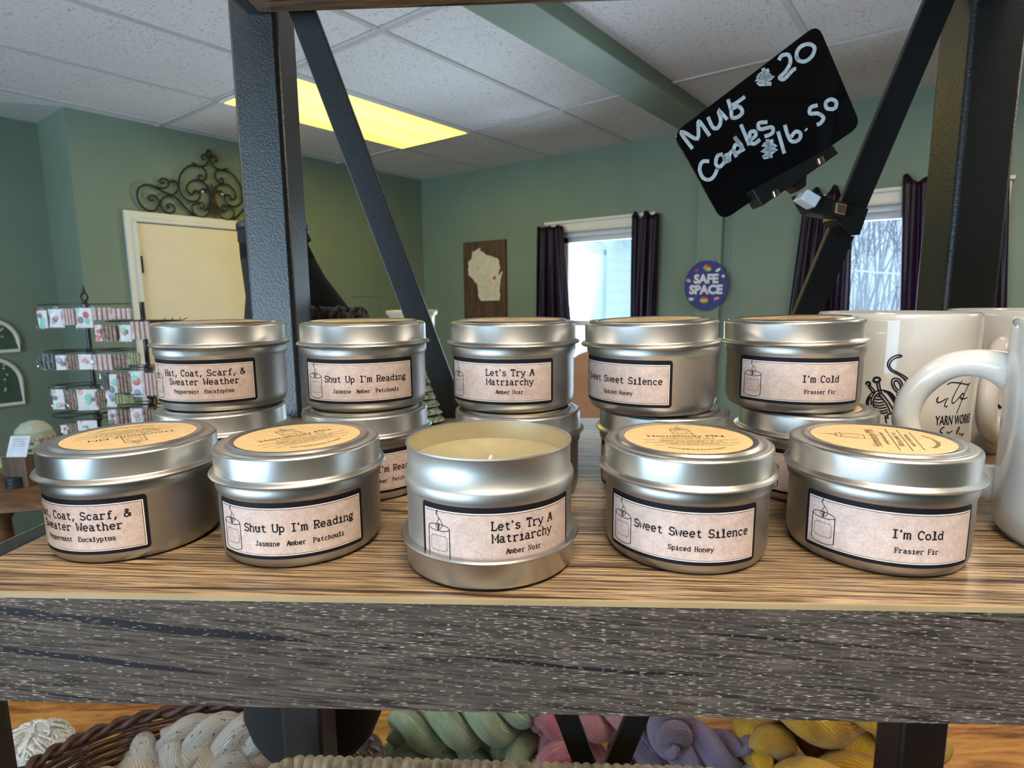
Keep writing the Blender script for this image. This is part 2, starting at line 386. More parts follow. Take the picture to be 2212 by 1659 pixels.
    def warp(s, fn): s.v = [tuple(fn(Vector(p))) for p in s.v]; return s
    def build(s, name, mats, parent=None, smooth=35, bevel=0.0, kind=None, seg=2):
        me = bpy.data.meshes.new(name); me.from_pydata(s.v, [], s.f)
        for m in (mats if isinstance(mats, (list, tuple)) else [mats]): me.materials.append(m)
        me.polygons.foreach_set('material_index', s.m)
        if s.uv:
            ul = me.uv_layers.new(name='UVMap')
            for fi, p in enumerate(me.polygons):
                u = s.uv.get(fi)
                if u:
                    for k, li in enumerate(p.loop_indices): ul.data[li].uv = u[k]
        me.validate()
        if smooth:
            me.polygons.foreach_set('use_smooth', [True]*len(me.polygons))
            try: me.set_sharp_from_angle(angle=radians(smooth))
            except Exception: pass
        me.update()
        o = bpy.data.objects.new(name, me); COL.objects.link(o)
        if parent: o.parent = parent
        if bevel:
            b = o.modifiers.new('bevel', 'BEVEL'); b.width = bevel; b.segments = seg; b.limit_method = 'ANGLE'; b.angle_limit = radians(40)
        if kind: o['kind'] = kind
        return o
def tag(o, label, cat, group=None, kind=None):
    o['label'] = label; o['category'] = cat
    if group: o['group'] = group
    if kind: o['kind'] = kind
    return o
def thing(name, label, cat, loc=(0, 0, 0), rz=0.0, group=None):
    o = bpy.data.objects.new(name, None); COL.objects.link(o); o.location = loc; o.rotation_euler = (0, 0, rz)
    o.empty_display_size = 0.05
    return tag(o, label, cat, group)
def copy_tree(o, parent=None):
    c = o.copy(); COL.objects.link(c)
    if parent: c.parent = parent
    for ch in list(o.children): copy_tree(ch, c)
    return c
def arc(cx, cy, rx, ry, a0, a1, n=14):
    return [(cx+rx*cos(radians(a0+(a1-a0)*i/n)), cy+ry*sin(radians(a0+(a1-a0)*i/n))) for i in range(n+1)]
def smooth_path(pts, n=6, closed=False):
    P = [Vector(p) for p in pts]; L = len(P); out = []
    if L < 3: return P
    for i in range(L if closed else L-1):
        p0 = P[(i-1) % L] if (closed or i) else P[i]; p1 = P[i]; p2 = P[(i+1) % L]; p3 = P[(i+2) % L] if (closed or i < L-2) else p2
        for k in range(n):
            t = k/n; out.append(0.5*((2*p1)+(p2-p0)*t+(2*p0-5*p1+4*p2-p3)*t*t+(3*p1-p0-3*p2+p3)*t**3))
    if not closed: out.append(P[-1])
    return out
def resample(pts, step):
    P = [Vector(p) for p in pts]; out = [P[0]]
    for a, b in zip(P, P[1:]):
        n = max(1, int((b-a).length/step)); out += [a+(b-a)*(k/n) for k in range(1, n+1)]
    return out
def font_mesh(text, size, bold=0.0):
    cu = bpy.data.curves.new('t', 'FONT'); cu.body = text; cu.size = size; cu.align_x = 'CENTER'; cu.offset = bold; cu.resolution_u = 3
    o = bpy.data.objects.new('t', cu); COL.objects.link(o)
    dg = bpy.context.evaluated_depsgraph_get(); me = o.evaluated_get(dg).to_mesh()
    vs = [v.co.copy() for v in me.vertices]; fs = [tuple(p.vertices) for p in me.polygons]
    o.evaluated_get(dg).to_mesh_clear(); bpy.data.objects.remove(o); bpy.data.curves.remove(cu)
    return vs, fs

# typewriter letters as strokes, 60 units wide, capital height 66
def GL():
    A = arc; G = {}
    G['a'] = [A(26, 13, 14, 13, 0, 360), [(40, 32), (40, 6), (45, 0), (53, 2)], A(26, 32, 14, 14, 0, 150)]
    G['b'] = [[(14, 66), (14, 0)], [(5, 66), (14, 66)], A(31, 22, 17, 22, 0, 360)]
    G['c'] = [A(31, 22, 18, 22, 45, 320), [(45, 44), (45, 32)]]
    G['d'] = [[(45, 66), (45, 0), (54, 0)], [(36, 66), (45, 66)], A(28, 22, 17, 22, 0, 360)]
    G['e'] = [[(13, 24), (48, 24)], A(30, 23, 18, 23, 0, 320)]
    G['f'] = [A(39, 53, 13, 13, 30, 180), [(26, 53), (26, 0)], [(13, 0), (41, 0)], [(13, 44), (43, 44)]]
    G['g'] = [A(27, 29, 15, 16, 0, 360), [(38, 42), (52, 47)], A(28, -8, 18, 9, 0, 360), [(20, 15), (15, 7), (24, 1)]]
    G['h'] = [[(14, 66), (14, 0)], [(5, 66), (14, 66)], [(5, 0), (23, 0)], A(29, 29, 15, 16, 165, 0), [(44, 29), (44, 0)], [(36, 0), (53, 0)]]
    G['i'] = [[(15, 45), (31, 45), (31, 0)], [(11, 0), (51, 0)], [(28, 62), (33, 62)], [(28, 59), (33, 59)]]
    G['k'] = [[(14, 66), (14, 0)], [(5, 66), (14, 66)], [(44, 45), (16, 20)], [(24, 27), (48, 0)], [(5, 0), (23, 0)], [(36, 45), (52, 45)], [(40, 0), (55, 0)]]
    G['l'] = [[(15, 66), (31, 66), (31, 0)], [(11, 0), (51, 0)]]
    G['m'] = [[(9, 45), (9, 0)], [(2, 45), (9, 45)], [(2, 0), (16, 0)], A(20, 34, 10, 11, 165, 0), [(30, 34), (30, 0)], [(25, 0), (37, 0)], A(41, 34, 10, 11, 165, 0), [(51, 34), (51, 0)], [(45, 0), (58, 0)]]
    G['n'] = [[(14, 45), (14, 0)], [(5, 45), (14, 45)], [(5, 0), (23, 0)], A(29, 29, 15, 16, 165, 0), [(44, 29), (44, 0)], [(36, 0), (53, 0)]]
    G['o'] = [A(30, 22, 18, 22, 0, 360)]
    G['p'] = [[(14, 45), (14, -20)], [(5, 45), (14, 45)], [(5, -20), (25, -20)], A(31, 22, 17, 22, 0, 360)]
    G['r'] = [[(19, 45), (19, 0)], [(8, 45), (19, 45)], [(8, 0), (35, 0)], A(37, 28, 18, 17, 40, 180)]
    G['s'] = [A(30, 34, 14, 11, 30, 270), A(30, 11.5, 16, 11.5, 90, -160), [(44, 45), (44, 35)], [(14, 0), (14, 10)]]
    G['t'] = [[(26, 60), (26, 12)], A(38, 12, 12, 12, 180, 320), [(12, 44), (45, 44)]]
    G['u'] = [[(5, 45), (14, 45), (14, 15)], A(29, 15, 15, 15, 180, 360), [(35, 45), (44, 45), (44, 0), (53, 0)]]
    G['v'] = [[(3, 45), (18, 45)], [(9, 45), (30, 0), (51, 45)], [(42, 45), (57, 45)]]
    G['w'] = [[(2, 45), (15, 45)], [(8, 45), (19, 0), (30, 36), (41, 0), (52, 45)], [(45, 45), (58, 45)]]
    G['y'] = [[(3, 45), (18, 45)], [(10, 45), (31, 3)], [(50, 45), (26, -13), (15, -19), (8, -14)], [(42, 45), (57, 45)]]
    G['A'] = [[(9, 0), (28, 66), (33, 66), (52, 0)], [(16, 23), (45, 23)], [(1, 0), (18, 0)], [(43, 0), (59, 0)]]
    G['C'] = [A(31, 33, 22, 34, 45, 315), [(48, 66), (48, 47)]]
    G['E'] = [[(14, 66), (14, 0)], [(5, 66), (50, 66), (50, 52)], [(5, 0), (53, 0), (53, 15)], [(14, 34), (36, 34)], [(36, 43), (36, 26)]]
    G['F'] = [[(16, 66), (16, 0)], [(6, 66), (52, 66), (52, 52)], [(6, 0), (30, 0)], [(16, 34), (38, 34)], [(38, 43), (38, 26)]]
    G['H'] = [[(13, 66), (13, 0)], [(47, 66), (47, 0)], [(13, 34), (47, 34)], [(4, 66), (22, 66)], [(4, 0), (22, 0)], [(38, 66), (56, 66)], [(38, 0), (56, 0)]]
    G['I'] = [[(30, 66), (30, 0)], [(13, 66), (47, 66)], [(13, 0), (47, 0)]]
    G['J'] = [[(38, 66), (38, 14)], A(24, 14, 14, 14, 0, -180), [(25, 66), (51, 66)]]
    G['L'] = [[(18, 66), (18, 0)], [(7, 66), (31, 66)], [(7, 0), (51, 0), (51, 19)]]
    G['M'] = [[(9, 0), (9, 66), (30, 20), (51, 66), (51, 0)], [(1, 66), (9, 66)], [(51, 66), (59, 66)], [(1, 0), (18, 0)], [(42, 0), (59, 0)]]
    G['N'] = [[(12, 0), (12, 66), (47, 0), (47, 66)], [(3, 66), (12, 66)], [(3, 0), (21, 0)], [(39, 66), (56, 66)]]
    G['P'] = [[(14, 66), (14, 0)], [(5, 66), (32, 66)], A(32, 49, 18, 17, 90, -90), [(32, 32), (14, 32)], [(5, 0), (27, 0)]]
    G['R'] = G['P'] + [[(29, 32), (47, 0), (57, 0)]]
    G['S'] = [A(30, 49, 18, 17, 30, 270), A(30, 16, 20, 16, 90, -160), [(47, 66), (47, 52)], [(11, 0), (11, 14)]]
    G['T'] = [[(30, 66), (30, 0)], [(8, 51), (8, 66), (52, 66), (52, 51)], [(18, 0), (42, 0)]]
    G['U'] = [[(11, 66), (11, 20)], A(30, 20, 19, 20, 180, 360), [(49, 66), (49, 20)], [(2, 66), (20, 66)], [(40, 66), (58, 66)]]
    G['W'] = [[(7, 66), (17, 0), (30, 46), (43, 0), (53, 66)], [(0, 66), (16, 66)], [(44, 66), (60, 66)]]
    G['&'] = [[(56, 2), (17, 50), (19, 61), (28, 66), (37, 61), (37, 51), (12, 27), (8, 13), (16, 2), (29, 0), (41, 9), (49, 28)], [(40, 28), (57, 28)]]
    G["'"] = [[(28, 70), (28, 49)], [(31, 70), (30, 52)]]
    G[','] = [[(28, 8), (33, 8), (32, 0), (24, -17)], [(29, 4), (30, -2), (24, -17)]]
    G['.'] = [[(28, 2), (33, 2)]]
    return G
GLYPH = GL()
def typewrite(mb, text, cx, y, em, wd, mi, z, adv=0.60):
    W_ = {"'": 0.55, ',': 0.62, ' ': 0.85, 'i': 0.9, 'l': 0.9, 'm': 1.06, 'M': 1.06, 'W': 1.08}
    n = sum(W_.get(c, 1.0) for c in text); x = cx - n*adv*em/2
    for ch in text:
        x -= (1-W_.get(ch, 1.0))*0.30*em
        for st in GLYPH.get(ch, []):
            mb.ribbon(resample([(x+p[0]*em/100, y+p[1]*em/100) for p in st], em*0.2) if len(st) == 2 else [(x+p[0]*em/100, y+p[1]*em/100) for p in st], wd, mi, z)
        x += (adv-(1-W_.get(ch, 1.0))*(adv-0.30))*em

# ------------------------------------------------------------------ the room
CEIL = HC + 0.98
XL, XL2, XR, YW = -3.72, -4.17, 3.1, 3.60
def struct(name, mb, mats, parent=None, **kw):
    o = mb.build(name, mats, parent, **kw)
    if not parent: o['kind'] = 'structure'
    return o
def span(mb, x0, x1, y0, y1, z0, z1, mi=0): return mb.box(((x0+x1)/2, (y0+y1)/2, (z0+z1)/2), (x1-x0, y1-y0, z1-z0), mi)
struct('floor', span(MB(), XL2-0.15, XR+0.15, BACK_Y-0.15, YW+0.15, -0.1, 0), M_FLOOR, smooth=0)
struct('ceiling', span(MB(), XL2-0.15, XR+0.15, BACK_Y-0.15, YW+0.15, CEIL, CEIL+0.1), M_CEIL, smooth=0)
# window openings in the far wall: x0, x1
ZG0, ZG1 = 0.72, HC+0.445
WIN = [(-2.36, -1.665), (-0.63, 0.065)]
mb = MB(); xs = [XL-0.45]
for a, b in WIN: xs += [a, b]
xs += [XR]
for i in range(0, len(xs), 2): span(mb, xs[i], xs[i+1], YW, YW+0.12, 0, CEIL)
for a, b in WIN: span(mb, a, b, YW, YW+0.12, 0, ZG0); span(mb, a, b, YW, YW+0.12, ZG1, CEIL)
struct('wall_far', mb, M_WALL, smooth=0)
mb = MB(); span(mb, XL2-0.12, XL, 1.11, YW, 0, CEIL); struct('wall_left', mb, M_WALL, smooth=0)
mb = MB(); span(mb, XL2-0.12, XL2, BACK_Y, 1.11, 0, CEIL); struct('wall_recess', mb, M_WALL, smooth=0)
mb = MB(); span(mb, XR, XR+0.12, BACK_Y, YW, 0, CEIL); struct('wall_right', mb, M_WALL, smooth=0)
BW = (-2.90, 0.60)
mb = MB(); span(mb, XL2-0.12, BW[0], BACK_Y-0.12, BACK_Y, 0, CEIL); span(mb, BW[1], XR+0.12, BACK_Y-0.12, BACK_Y, 0, CEIL)
span(mb, *BW, BACK_Y-0.12, BACK_Y, 0, 0.75); span(mb, *BW, BACK_Y-0.12, BACK_Y, 2.12, CEIL); struct('wall_back', mb, M_WALL, smooth=0)
# ceiling grid bars
mb = MB(); gx0 = -3.02
for k in range(-1, 10):
    x = gx0 + 0.615*k
    if x < XL2: continue
    span(mb, x-0.012, x+0.012, BACK_Y, YW, CEIL-0.006, CEIL+0.001)
for k in range(-3, 3):
    y = 1.55 + 1.21*k
    if BACK_Y < y < YW: span(mb, XL2, XR, y-0.012, y+0.012, CEIL-0.0062, CEIL+0.001)
struct('trim_1', mb, M_TBAR, smooth=0)
struct('ceiling_beam', span(MB(), -1.345, -1.155, BACK_Y, YW, CEIL-0.065, CEIL+0.02), M_WALL, smooth=0, bevel=0.004)
struct('wall_pilaster', span(MB(), -1.315, -1.165, YW-0.045, YW+0.02, 0, CEIL-0.06), M_WALL, smooth=0, bevel=0.004)
mb = MB(); span(mb, XL, -1.315, YW-0.015, YW, 0, 0.1); span(mb, -1.165, XR, YW-0.015, YW, 0, 0.1); struct('baseboard_far', mb, M_WHITE, smooth=0)
mb = MB(); span(mb, XL, XL+0.015, 2.06, YW-0.015, 0, 0.1); struct('baseboard_left', mb, M_WHITE, smooth=0)
mb = MB(); span(mb, XL2, XL2+0.015, BACK_Y, 1.1, 0, 0.1); struct('baseboard_recess', mb, M_WHITE, smooth=0)

def window(idx, x0, x1, z0, z1):
    r = bpy.data.objects.new('window_%d' % idx, None); COL.objects.link(r); r['kind'] = 'structure'; r.location = ((x0+x1)/2, YW, z0)
    W = x1-x0; H = z1-z0
    m = MB(); t = 0.065
    m.box((0, -0.012, H+t/2), (W+2*t, 0.024, t)); m.box((0, -0.02, H+t+0.005), (W+2*t+0.02, 0.04, 0.018)); m.box((0, -0.015, H+0.012), (W+2*t, 0.03, 0.012))
    for s in (-1, 1): m.box((s*(W/2+t/2), -0.011, H/2), (t, 0.022, H))
    m.build('window_casing', M_WHITE, r, smooth=0, bevel=0.002)
    m = MB().box((0, -0.03, -0.015), (W+2*t+0.03, 0.08, 0.03)); m.build('window_sill', M_WHITE, r, smooth=0, bevel=0.003)
    m = MB(); e = 0.03
    m.box((0, 0.06, H-e/2), (W, 0.09, e)); m.box((0, 0.06, e/2), (W, 0.09, e))
    for s in (-1, 1): m.box((s*(W/2-e/2), 0.06, H/2), (e, 0.09, H))
    m.build('window_frame', M_VINYL, r, smooth=0)
    for k, (za, zb, y) in enumerate(((e, H*0.5+0.02, 0.035), (H*0.5-0.02, H-e, 0.075))):
        m = MB(); q = 0.035; xa = W/2-e
        m.box((0, y, za+q/2), (2*xa, 0.03, q)); m.box((0, y, zb-q/2), (2*xa, 0.03, q))
        for s in (-1, 1): m.box((s*(xa-q/2), y, (za+zb)/2), (q, 0.03, zb-za))
        sash = m.build('window_sash', M_VINYL, r, smooth=0)
        MB().box((0, y, (za+zb)/2), (2*xa-2*q+0.01, 0.004, zb-za-2*q+0.01)).build('window_pane', M_GLASS, sash, smooth=0)
    return r
window(1, *WIN[0], ZG0, ZG1); window(2, *WIN[1], ZG0, ZG1)
# windows behind the camera
for i, (nm, cx, cy, ww, z0, z1, rz) in enumerate((('window_3', -1.15, BACK_Y, 3.5, 0.75, 2.12, pi),)):
    r = bpy.data.objects.new(nm, None); COL.objects.link(r); r['kind'] = 'structure'; r.location = (cx, cy, z0); r.rotation_euler = (0, 0, rz)
    H = z1-z0; m = MB()
    for s in (-1, 1): m.box((s*(ww/2-0.025), 0.05, H/2), (0.05, 0.08, H)); m.box((0, 0.05, H/2+s*(H/2-0.025)), (ww, 0.08, 0.05))
    m.box((-0.58, 0.05, H/2), (0.04, 0.05, H)); m.box((0.58, 0.05, H/2), (0.04, 0.05, H)); m.build('window_frame', M_VINYL, r, smooth=0)
    MB().box((0, 0.05, H/2), (ww-0.06, 0.004, H-0.06)).build('window_pane', M_GLASS, r, smooth=0)

# door in the left wall
dr = bpy.data.objects.new('door_1', None); COL.objects.link(dr); dr['kind'] = 'structure'; dr.location = (XL, 1.70, 0)
DY0, DY1, DZ = 1.385-1.70, 2.09-1.70, HC+0.435
m = MB(); t = 0.058
m.box((0.012, DY0-t/2, DZ/2), (0.024, t, DZ)); m.box((0.012, DY1+t/2, DZ/2), (0.024, t, DZ)); m.box((0.012, (DY0+DY1)/2, DZ+t/2), (0.024, DY1-DY0+2*t, t))
m.box((0.02, (DY0+DY1)/2, DZ+0.012), (0.03, DY1-DY0+0.03, 0.02)); m.box((0.02, DY0-0.012, DZ/2), (0.03, 0.018, DZ))
m.build('door_casing', M_WHITE, dr, smooth=0, bevel=0.002)
dp = MB().box((0.008, (DY0+DY1)/2, DZ/2), (0.016, DY1-DY0, DZ-0.01)).build('door_panel', M_DOOR, dr, smooth=0)
for z in (HC+0.20, 1.0, 0.25): MB().box((0.022, DY0+0.004, z), (0.016, 0.012, 0.095)).build('door_hinge', M_IRON, dr, smooth=0)
m = MB(); m.lathe([(0.0, 0.06), (0.018, 0.058), (0.027, 0.045), (0.024, 0.03), (0.01, 0.022), (0.01, 0.006), (0.025, 0.004), (0.025, 0)], 20)
m.warp(lambda p: Vector((0.016+p.z, DY1-0.06+p.x, 0.95+p.y))); m.build('door_knob', M_COPPER, dr)

# ceiling lights
def m_diffuser(s, c1, c2):
    m = bpy.data.materials.new('lit_diffuser'); m.use_nodes = True; nt = m.node_tree; b = nt.nodes['Principled BSDF']
    t = nt.nodes.new('ShaderNodeTexCoord'); sep = nt.nodes.new('ShaderNodeSeparateXYZ'); lk(nt, t.outputs['Object'], sep.inputs[0])
    d = math_(nt, 'ABSOLUTE', math_(nt, 'SUBTRACT', math_(nt, 'ABSOLUTE', sep.outputs[0]), 0.10))
    f = ramp_val(nt, d, 0.14, 0.01)
    col = mixc(nt, f, c2, c1); b.inputs['Base Color'].default_value = (0.6, 0.55, 0.4, 1)
    lk(nt, col, b.inputs['Emission Color']); b.inputs['Emission Strength'].default_value = s; b.inputs['Roughness'].default_value = 0.5
    return m
def troffer(cx, cy, label, mat):
    r = thing('ceiling_light', label, 'ceiling light', (cx, cy, CEIL-0.012), 0, 'recessed ceiling lights')
    m = MB(); a, b, e = 0.30, 0.60, 0.014
    for s in (-1, 1): m.box((s*(a-e/2), 0, 0.004), (e, 2*b, 0.014)); m.box((0, s*(b-e/2), 0.004), (2*a-2*e, e, 0.014))
    m.build('light_frame', M_WHITE, r, smooth=0)
    MB().box((0, 0, 0.006), (2*a-2*e, 2*b-2*e, 0.008)).build('diffuser', mat, r, smooth=0)
D_YEL = m_diffuser(3.0, (1.0, 0.78, 0.062), (0.80, 0.56, 0.036))
D_WARM = m_diffuser(4.4, (1.0, 0.89, 0.72), (1.0, 0.84, 0.64)); D_FRONT = m_diffuser(8.5, (1.0, 0.87, 0.68), (1.0, 0.80, 0.58))
troffer(gx0+0.3075, 1.55+0.605, 'lit yellow fluorescent ceiling panel between the left wall and the green beam', D_YEL)
troffer(gx0+0.615*5+0.3075, 1.55-1.21*2+0.605, 'warm ceiling panel just behind the camera over the shelves', D_FRONT)
troffer(gx0+0.615*5+0.3075, 1.55+0.605, 'unseen added warm panel lighting the yarn table behind the shelving unit', D_WARM)  # added out of view to throw warm light on the yarn
troffer(gx0+0.615*7+0.3075, 1.55+0.605, 'added warm fill panel out of view between the beam and the right wall', D_WARM)  # another unseen panel, added for more warm light behind the unit
troffer(gx0+0.615*1+0.3075, 1.55-1.21*3+0.605, 'added warm fill panel out of view near the back window', D_WARM)  # unseen, added to raise the overall room brightness

# ------------------------------------------------------------------ outdoors
SIDE = simple('white_vinyl_siding', (0.80, 0.84, 0.86), 0.6, nstr=0.01)
hs = thing('neighbor_house', 'pale sided house wall with door and flood lamps seen through the window', 'house', (-2.75, 4.2, 0), radians(98.6))
m = MB()
for k in range(34):
    z = -0.3+0.112*k; m.add([(-0.42, 0, z), (5.0, 0, z), (5.0, 0.014, z+0.112), (-0.42, 0.014, z+0.112), (-0.42, 0.03, z), (5.0, 0.03, z)], [(0, 1, 2, 3), (4, 5, 1, 0)])
m.box((2.29, 0.16, 1.6), (5.42, 0.24, 4.0)); m.build('siding', SIDE, hs, smooth=0)
SHADE = simple('grey_outdoor_trim', (0.50, 0.58, 0.64), 0.6, nstr=0.02)
m = MB()
m.box((0.03, -0.02, 0.9), (0.09, 0.06, 2.2)); m.box((1.05, -0.02, 0.9), (0.09, 0.06, 2.2)); m.box((0.54, -0.02, 2.0), (1.11, 0.06, 0.1)); dtr = m.build('door_trim', SHADE, hs, smooth=0)
MB().box((0.54, -0.008, 0.9), (0.94, 0.04, 2.1)).build('house_door', SIDE, hs, smooth=0)
fl = MB().box((1.66, -0.03, 2.20), (0.12, 0.06, 0.08)).build('lamp_mount', SHADE, hs, smooth=0)
for dx in (-0.10, 0.13):
    m = MB(); m.lathe([(0.02, 0), (0.03, 0.02), (0.055, 0.09), (0.058, 0.13), (0.0, 0.135)], 20, T=Matrix.Translation((1.66+dx, -0.07, 2.17)) @ Matrix.Rotation(radians(140), 4, 'X') @ Matrix.Rotation(radians(dx*150), 4, 'Y'))
    m.build('flood_lamp', SHADE, fl)
SNOW = simple('snow_ground', (0.82, 0.84, 0.92), 0.8, nscale=2, nstr=0.02)
m = MB(); m.add([(-30, YW+0.3, 0.0-0.35), (40, YW+0.3, -0.35), (40, 12, -0.2), (-30, 12, -0.2), (40, 40, 9), (-30, 40, 9)], [(0, 1, 2, 3), (3, 2, 4, 5)])
g = m.build('outdoor_ground', SNOW, smooth=0, kind='structure')
random.seed(5)
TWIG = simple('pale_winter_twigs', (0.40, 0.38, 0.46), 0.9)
m = MB()
for k in range(520):
    y = random.uniform(10, 17); x = random.uniform(-3.5, 9.5); hgt = random.uniform(2.0, 5.5); r0 = random.uniform(0.008, 0.03); lx = random.uniform(-1.0, 1.3)
    z0 = -0.2+max(0, (y-12))*0.33; pts = [(x+lx*t*t+random.uniform(-.04, .04), y, z0+hgt*t) for t in (0, .25, .5, .75, 1)]
    m.tube(pts, lambda t: r0*(1-0.8*t)+0.002, 3, caps=False)
    for q in range(3):
        t = random.uniform(.3, .9); bx = x+lx*t*t; bz = z0+hgt*t; dx = random.uniform(-.9, .9)
        m.tube([(bx, y, bz), (bx+dx*.5, y, bz+random.uniform(.1, .5)), (bx+dx, y, bz+random.uniform(.2, 1.1))], 0.006, 3, caps=False)
tag(m.build('winter_thicket', TWIG, smooth=0), 'pale leafless brush on the snowy slope outside the far window', 'thicket', kind='stuff')
cb = MB().tube([(-4+0.5*i, 9.75, 1.75+0.02*(i-9)**2*0.5) for i in range(4, 24)], 0.012, 5).build('utility_cable', M_WHITEPL)
tag(cb, 'white utility cable sagging across the bright snowy view outside', 'cable')

# ------------------------------------------------------------------ curtains
def curtain(x0t, x1t, x0b, x1b, ztop, zbot, folds, seed, label, pinch=None):
    random.seed(seed); y0 = YW-0.065; xm = (x0b+x1b)/2
    m = MB(); nu, nv = 72, 40; vs = []; fs = []
    ph = [random.uniform(0, 6) for _ in range(4)]
    for j in range(nv+1):
        t = j/nv; z = ztop+(zbot-ztop)*t
        xa = x0t+(x0b-x0t)*min(1, t*2.2); xb = x1t+(x1b-x1t)*min(1, t*2.2)
        if pinch:
            k = pinch[2]*math.exp(-((t-pinch[0])/pinch[1])**2); xa += (xm-xa)*k; xb += (xm-xb)*k
        for i in range(nu+1):
            u = i/nu
            d = 0.020*sin(2*pi*folds*u+ph[0]+0.7*sin(3*t+ph[1]))*(0.35+0.65*min(1, 3*t)) + 0.008*sin(2*pi*folds*2.3*u+ph[2]+2*t)
            zz = z + (0.016*sin(2*pi*folds*0.9*u+ph[3])+0.012*sin(17*u+ph[1]) if j == 0 else 0)
            vs.append((xa+(xb-xa)*u-xm, y0+d-y0, zz-zbot))
    for j in range(nv):
        for i in range(nu): a = j*(nu+1)+i; fs.append((a, a+1, a+nu+2, a+nu+1))
    m.add(vs, fs); o = m.build('curtain', M_CURT, smooth=80)
    o.location = (xm, y0, zbot); s = o.modifiers.new('thick', 'SOLIDIFY'); s.thickness = 0.003
    tag(o, label, 'curtain', 'plum curtains'); return o
curtain(-2.475, -2.255, -2.50, -2.195, HC+0.49, 0.55, 3, 1, 'dark plum curtain beside the wooden map plaque')
curtain(-1.735, -1.555, -1.735, -1.565, HC+0.508, 0.55, 2.2, 2, 'dark plum curtain on the window edge nearest the round blue sign', (0.09, 0.05, -0.0))
curtain(-0.725, -0.50, -0.775, -0.475, HC+0.535, 0.55, 3, 3, 'dark plum curtain behind the price-sign clamp')
curtain(-0.287, 0.115, -0.25, 0.165, HC+0.55, 0.55, 5, 4, 'plum satin curtain with backlit folds partly behind the right-hand metal post')

# ------------------------------------------------------------------ things on the far wall
pl = thing('map_plaque', 'dark wooden plaque with white state outline and red heart', 'wall plaque', (-3.022, YW-0.012, HC-0.18))
W2, H2 = 0.216, 0.615
MB().box((0, 0, H2/2), (2*W2, 0.024, H2)).build('board', M_DKWOOD, pl, smooth=0, bevel=0.003)
def pk(px, py): return on_plane(px, py, (0, YW-0.026, 0), (0, 1, 0))
def crop(p, x0, y0, s): return (x0+p[0]*s, y0+p[1]*s)
MAPP = [(645, 288), (640, 348), (700, 372), (745, 420), (840, 440), (905, 470), (945, 478), (975, 520), (985, 590), (1000, 650), (985, 700), (968, 770), (980, 785), (1035, 706), (1040, 745), (1020, 800), (1005, 870), (1000, 960), (990, 1060), (1000, 1150), (985, 1238), (850, 1238), (660, 1245), (630, 1200), (605, 1150), (612, 1080), (598, 1030), (592, 940), (545, 905), (510, 850), (432, 780), (428, 680), (440, 610), (418, 580), (440, 540), (488, 490), (500, 400), (498, 368), (560, 345), (600, 310)]
pts = [pk(*crop(p, 960, 500, 160/1327)) for p in MAPP]
m = MB(); poly = [(p.x+3.022, p.z-HC+0.18) for p in pts]; m.prism(poly[::-1], 0, 0.004); m.warp(lambda p: Vector((p.x, -0.012-p.z, p.y)))
M_CHALKY = simple('chalky_white_paint', (0.68, 0.64, 0.54), 0.7, nscale=40, nstr=0.08)
m.build('state_outline', M_CHALKY, pl, smooth=0)
hc = pk(*crop((900, 835), 960, 500, 160/1327)); m = MB()
hp = [(0.017*16*sin(t)**3/16, 0.017*(13*cos(t)-5*cos(2*t)-2*cos(3*t)-cos(4*t))/16) for t in [2*pi*i/28 for i in range(28)]]
m.prism(hp, 0, 0.006); m.warp(lambda p: Vector((hc.x+3.022+p.x, -0.012-p.z, hc.z-HC+0.18+p.y))); m.build('heart', simple('red_paint', (0.55, 0.06, 0.04), 0.6), pl, smooth=0)

ss = thing('round_sign', 'round navy sign with white lettering and rainbow pride shapes hanging on a cord', 'sign', (-1.243, YW-0.055, HC+0.056))
SRX = 0.132
M_NAVY = simple('navy_print', (0.022, 0.028, 0.20), 0.5, nscale=60, nstr=0.1)
m = MB().lathe([(0, -0.004), (SRX, -0.004), (SRX, 0.004), (0, 0.004)], 56); m.warp(lambda p: Vector((p.x, p.z, p.y*1.13))); m.build('disc', M_NAVY, ss)
M_SWHITE = simple('white_print', (0.76, 0.78, 0.86), 0.6, nstr=0.02)
m = MB()
for txt, zz, sz in (('SAFE', 0.018, 0.072), ('SPACE', -0.046, 0.072)):
    v, f = font_mesh(txt, sz, 0.0035); m.add([(p.x*0.98, -0.0048, zz+p.y*1.0-0.002) for p in v], f)
m.build('lettering', M_SWHITE, ss, smooth=0)
PC = [(0.55, 0.05, 0.04), (0.75, 0.28, 0.06), (0.72, 0.6, 0.12), (0.12, 0.36, 0.12)]
mats = [simple('pride_%s' % n, c, 0.6, nstr=0.02) for n, c in zip(('red', 'orange', 'yellow', 'green'), PC)] + [simple('print_pink', (0.75, 0.35, 0.45), 0.6), M_SWHITE, simple('print_magenta', (0.45, 0.08, 0.35), 0.6), simple('print_mint', (0.65, 0.72, 0.55), 0.6)]
m = MB()
def spot(px, pz, rx, rz_, mi, ang=0.0, half=False):
    n = 20; ps = [(rx*cos(2*pi*i/n), rz_*sin(2*pi*i/n)) for i in range(n)]
    m.add([(px+x*cos(ang)-y*sin(ang), -0.0047, pz+x*sin(ang)+y*cos(ang)) for x, y in ps], [tuple(range(n))], mi)
def rain(px, pz, r, ang):
    for k in range(4):
        a, b = 1-0.5*k, 0.5-0.5*k
        ps = [(r*sqrt(max(0, 1-(q)**2))*s, r*q*0.85) for s in (1,) for q in [b+(a-b)*i/5 for i in range(6)]] + [(-r*sqrt(max(0, 1-q**2)), r*q*0.85) for q in [a+(b-a)*i/5 for i in range(6)]]
        m.add([(px+x*cos(ang)-y*sin(ang), -0.0047, pz+x*sin(ang)+y*cos(ang)) for x, y in ps], [tuple(range(12))], k)
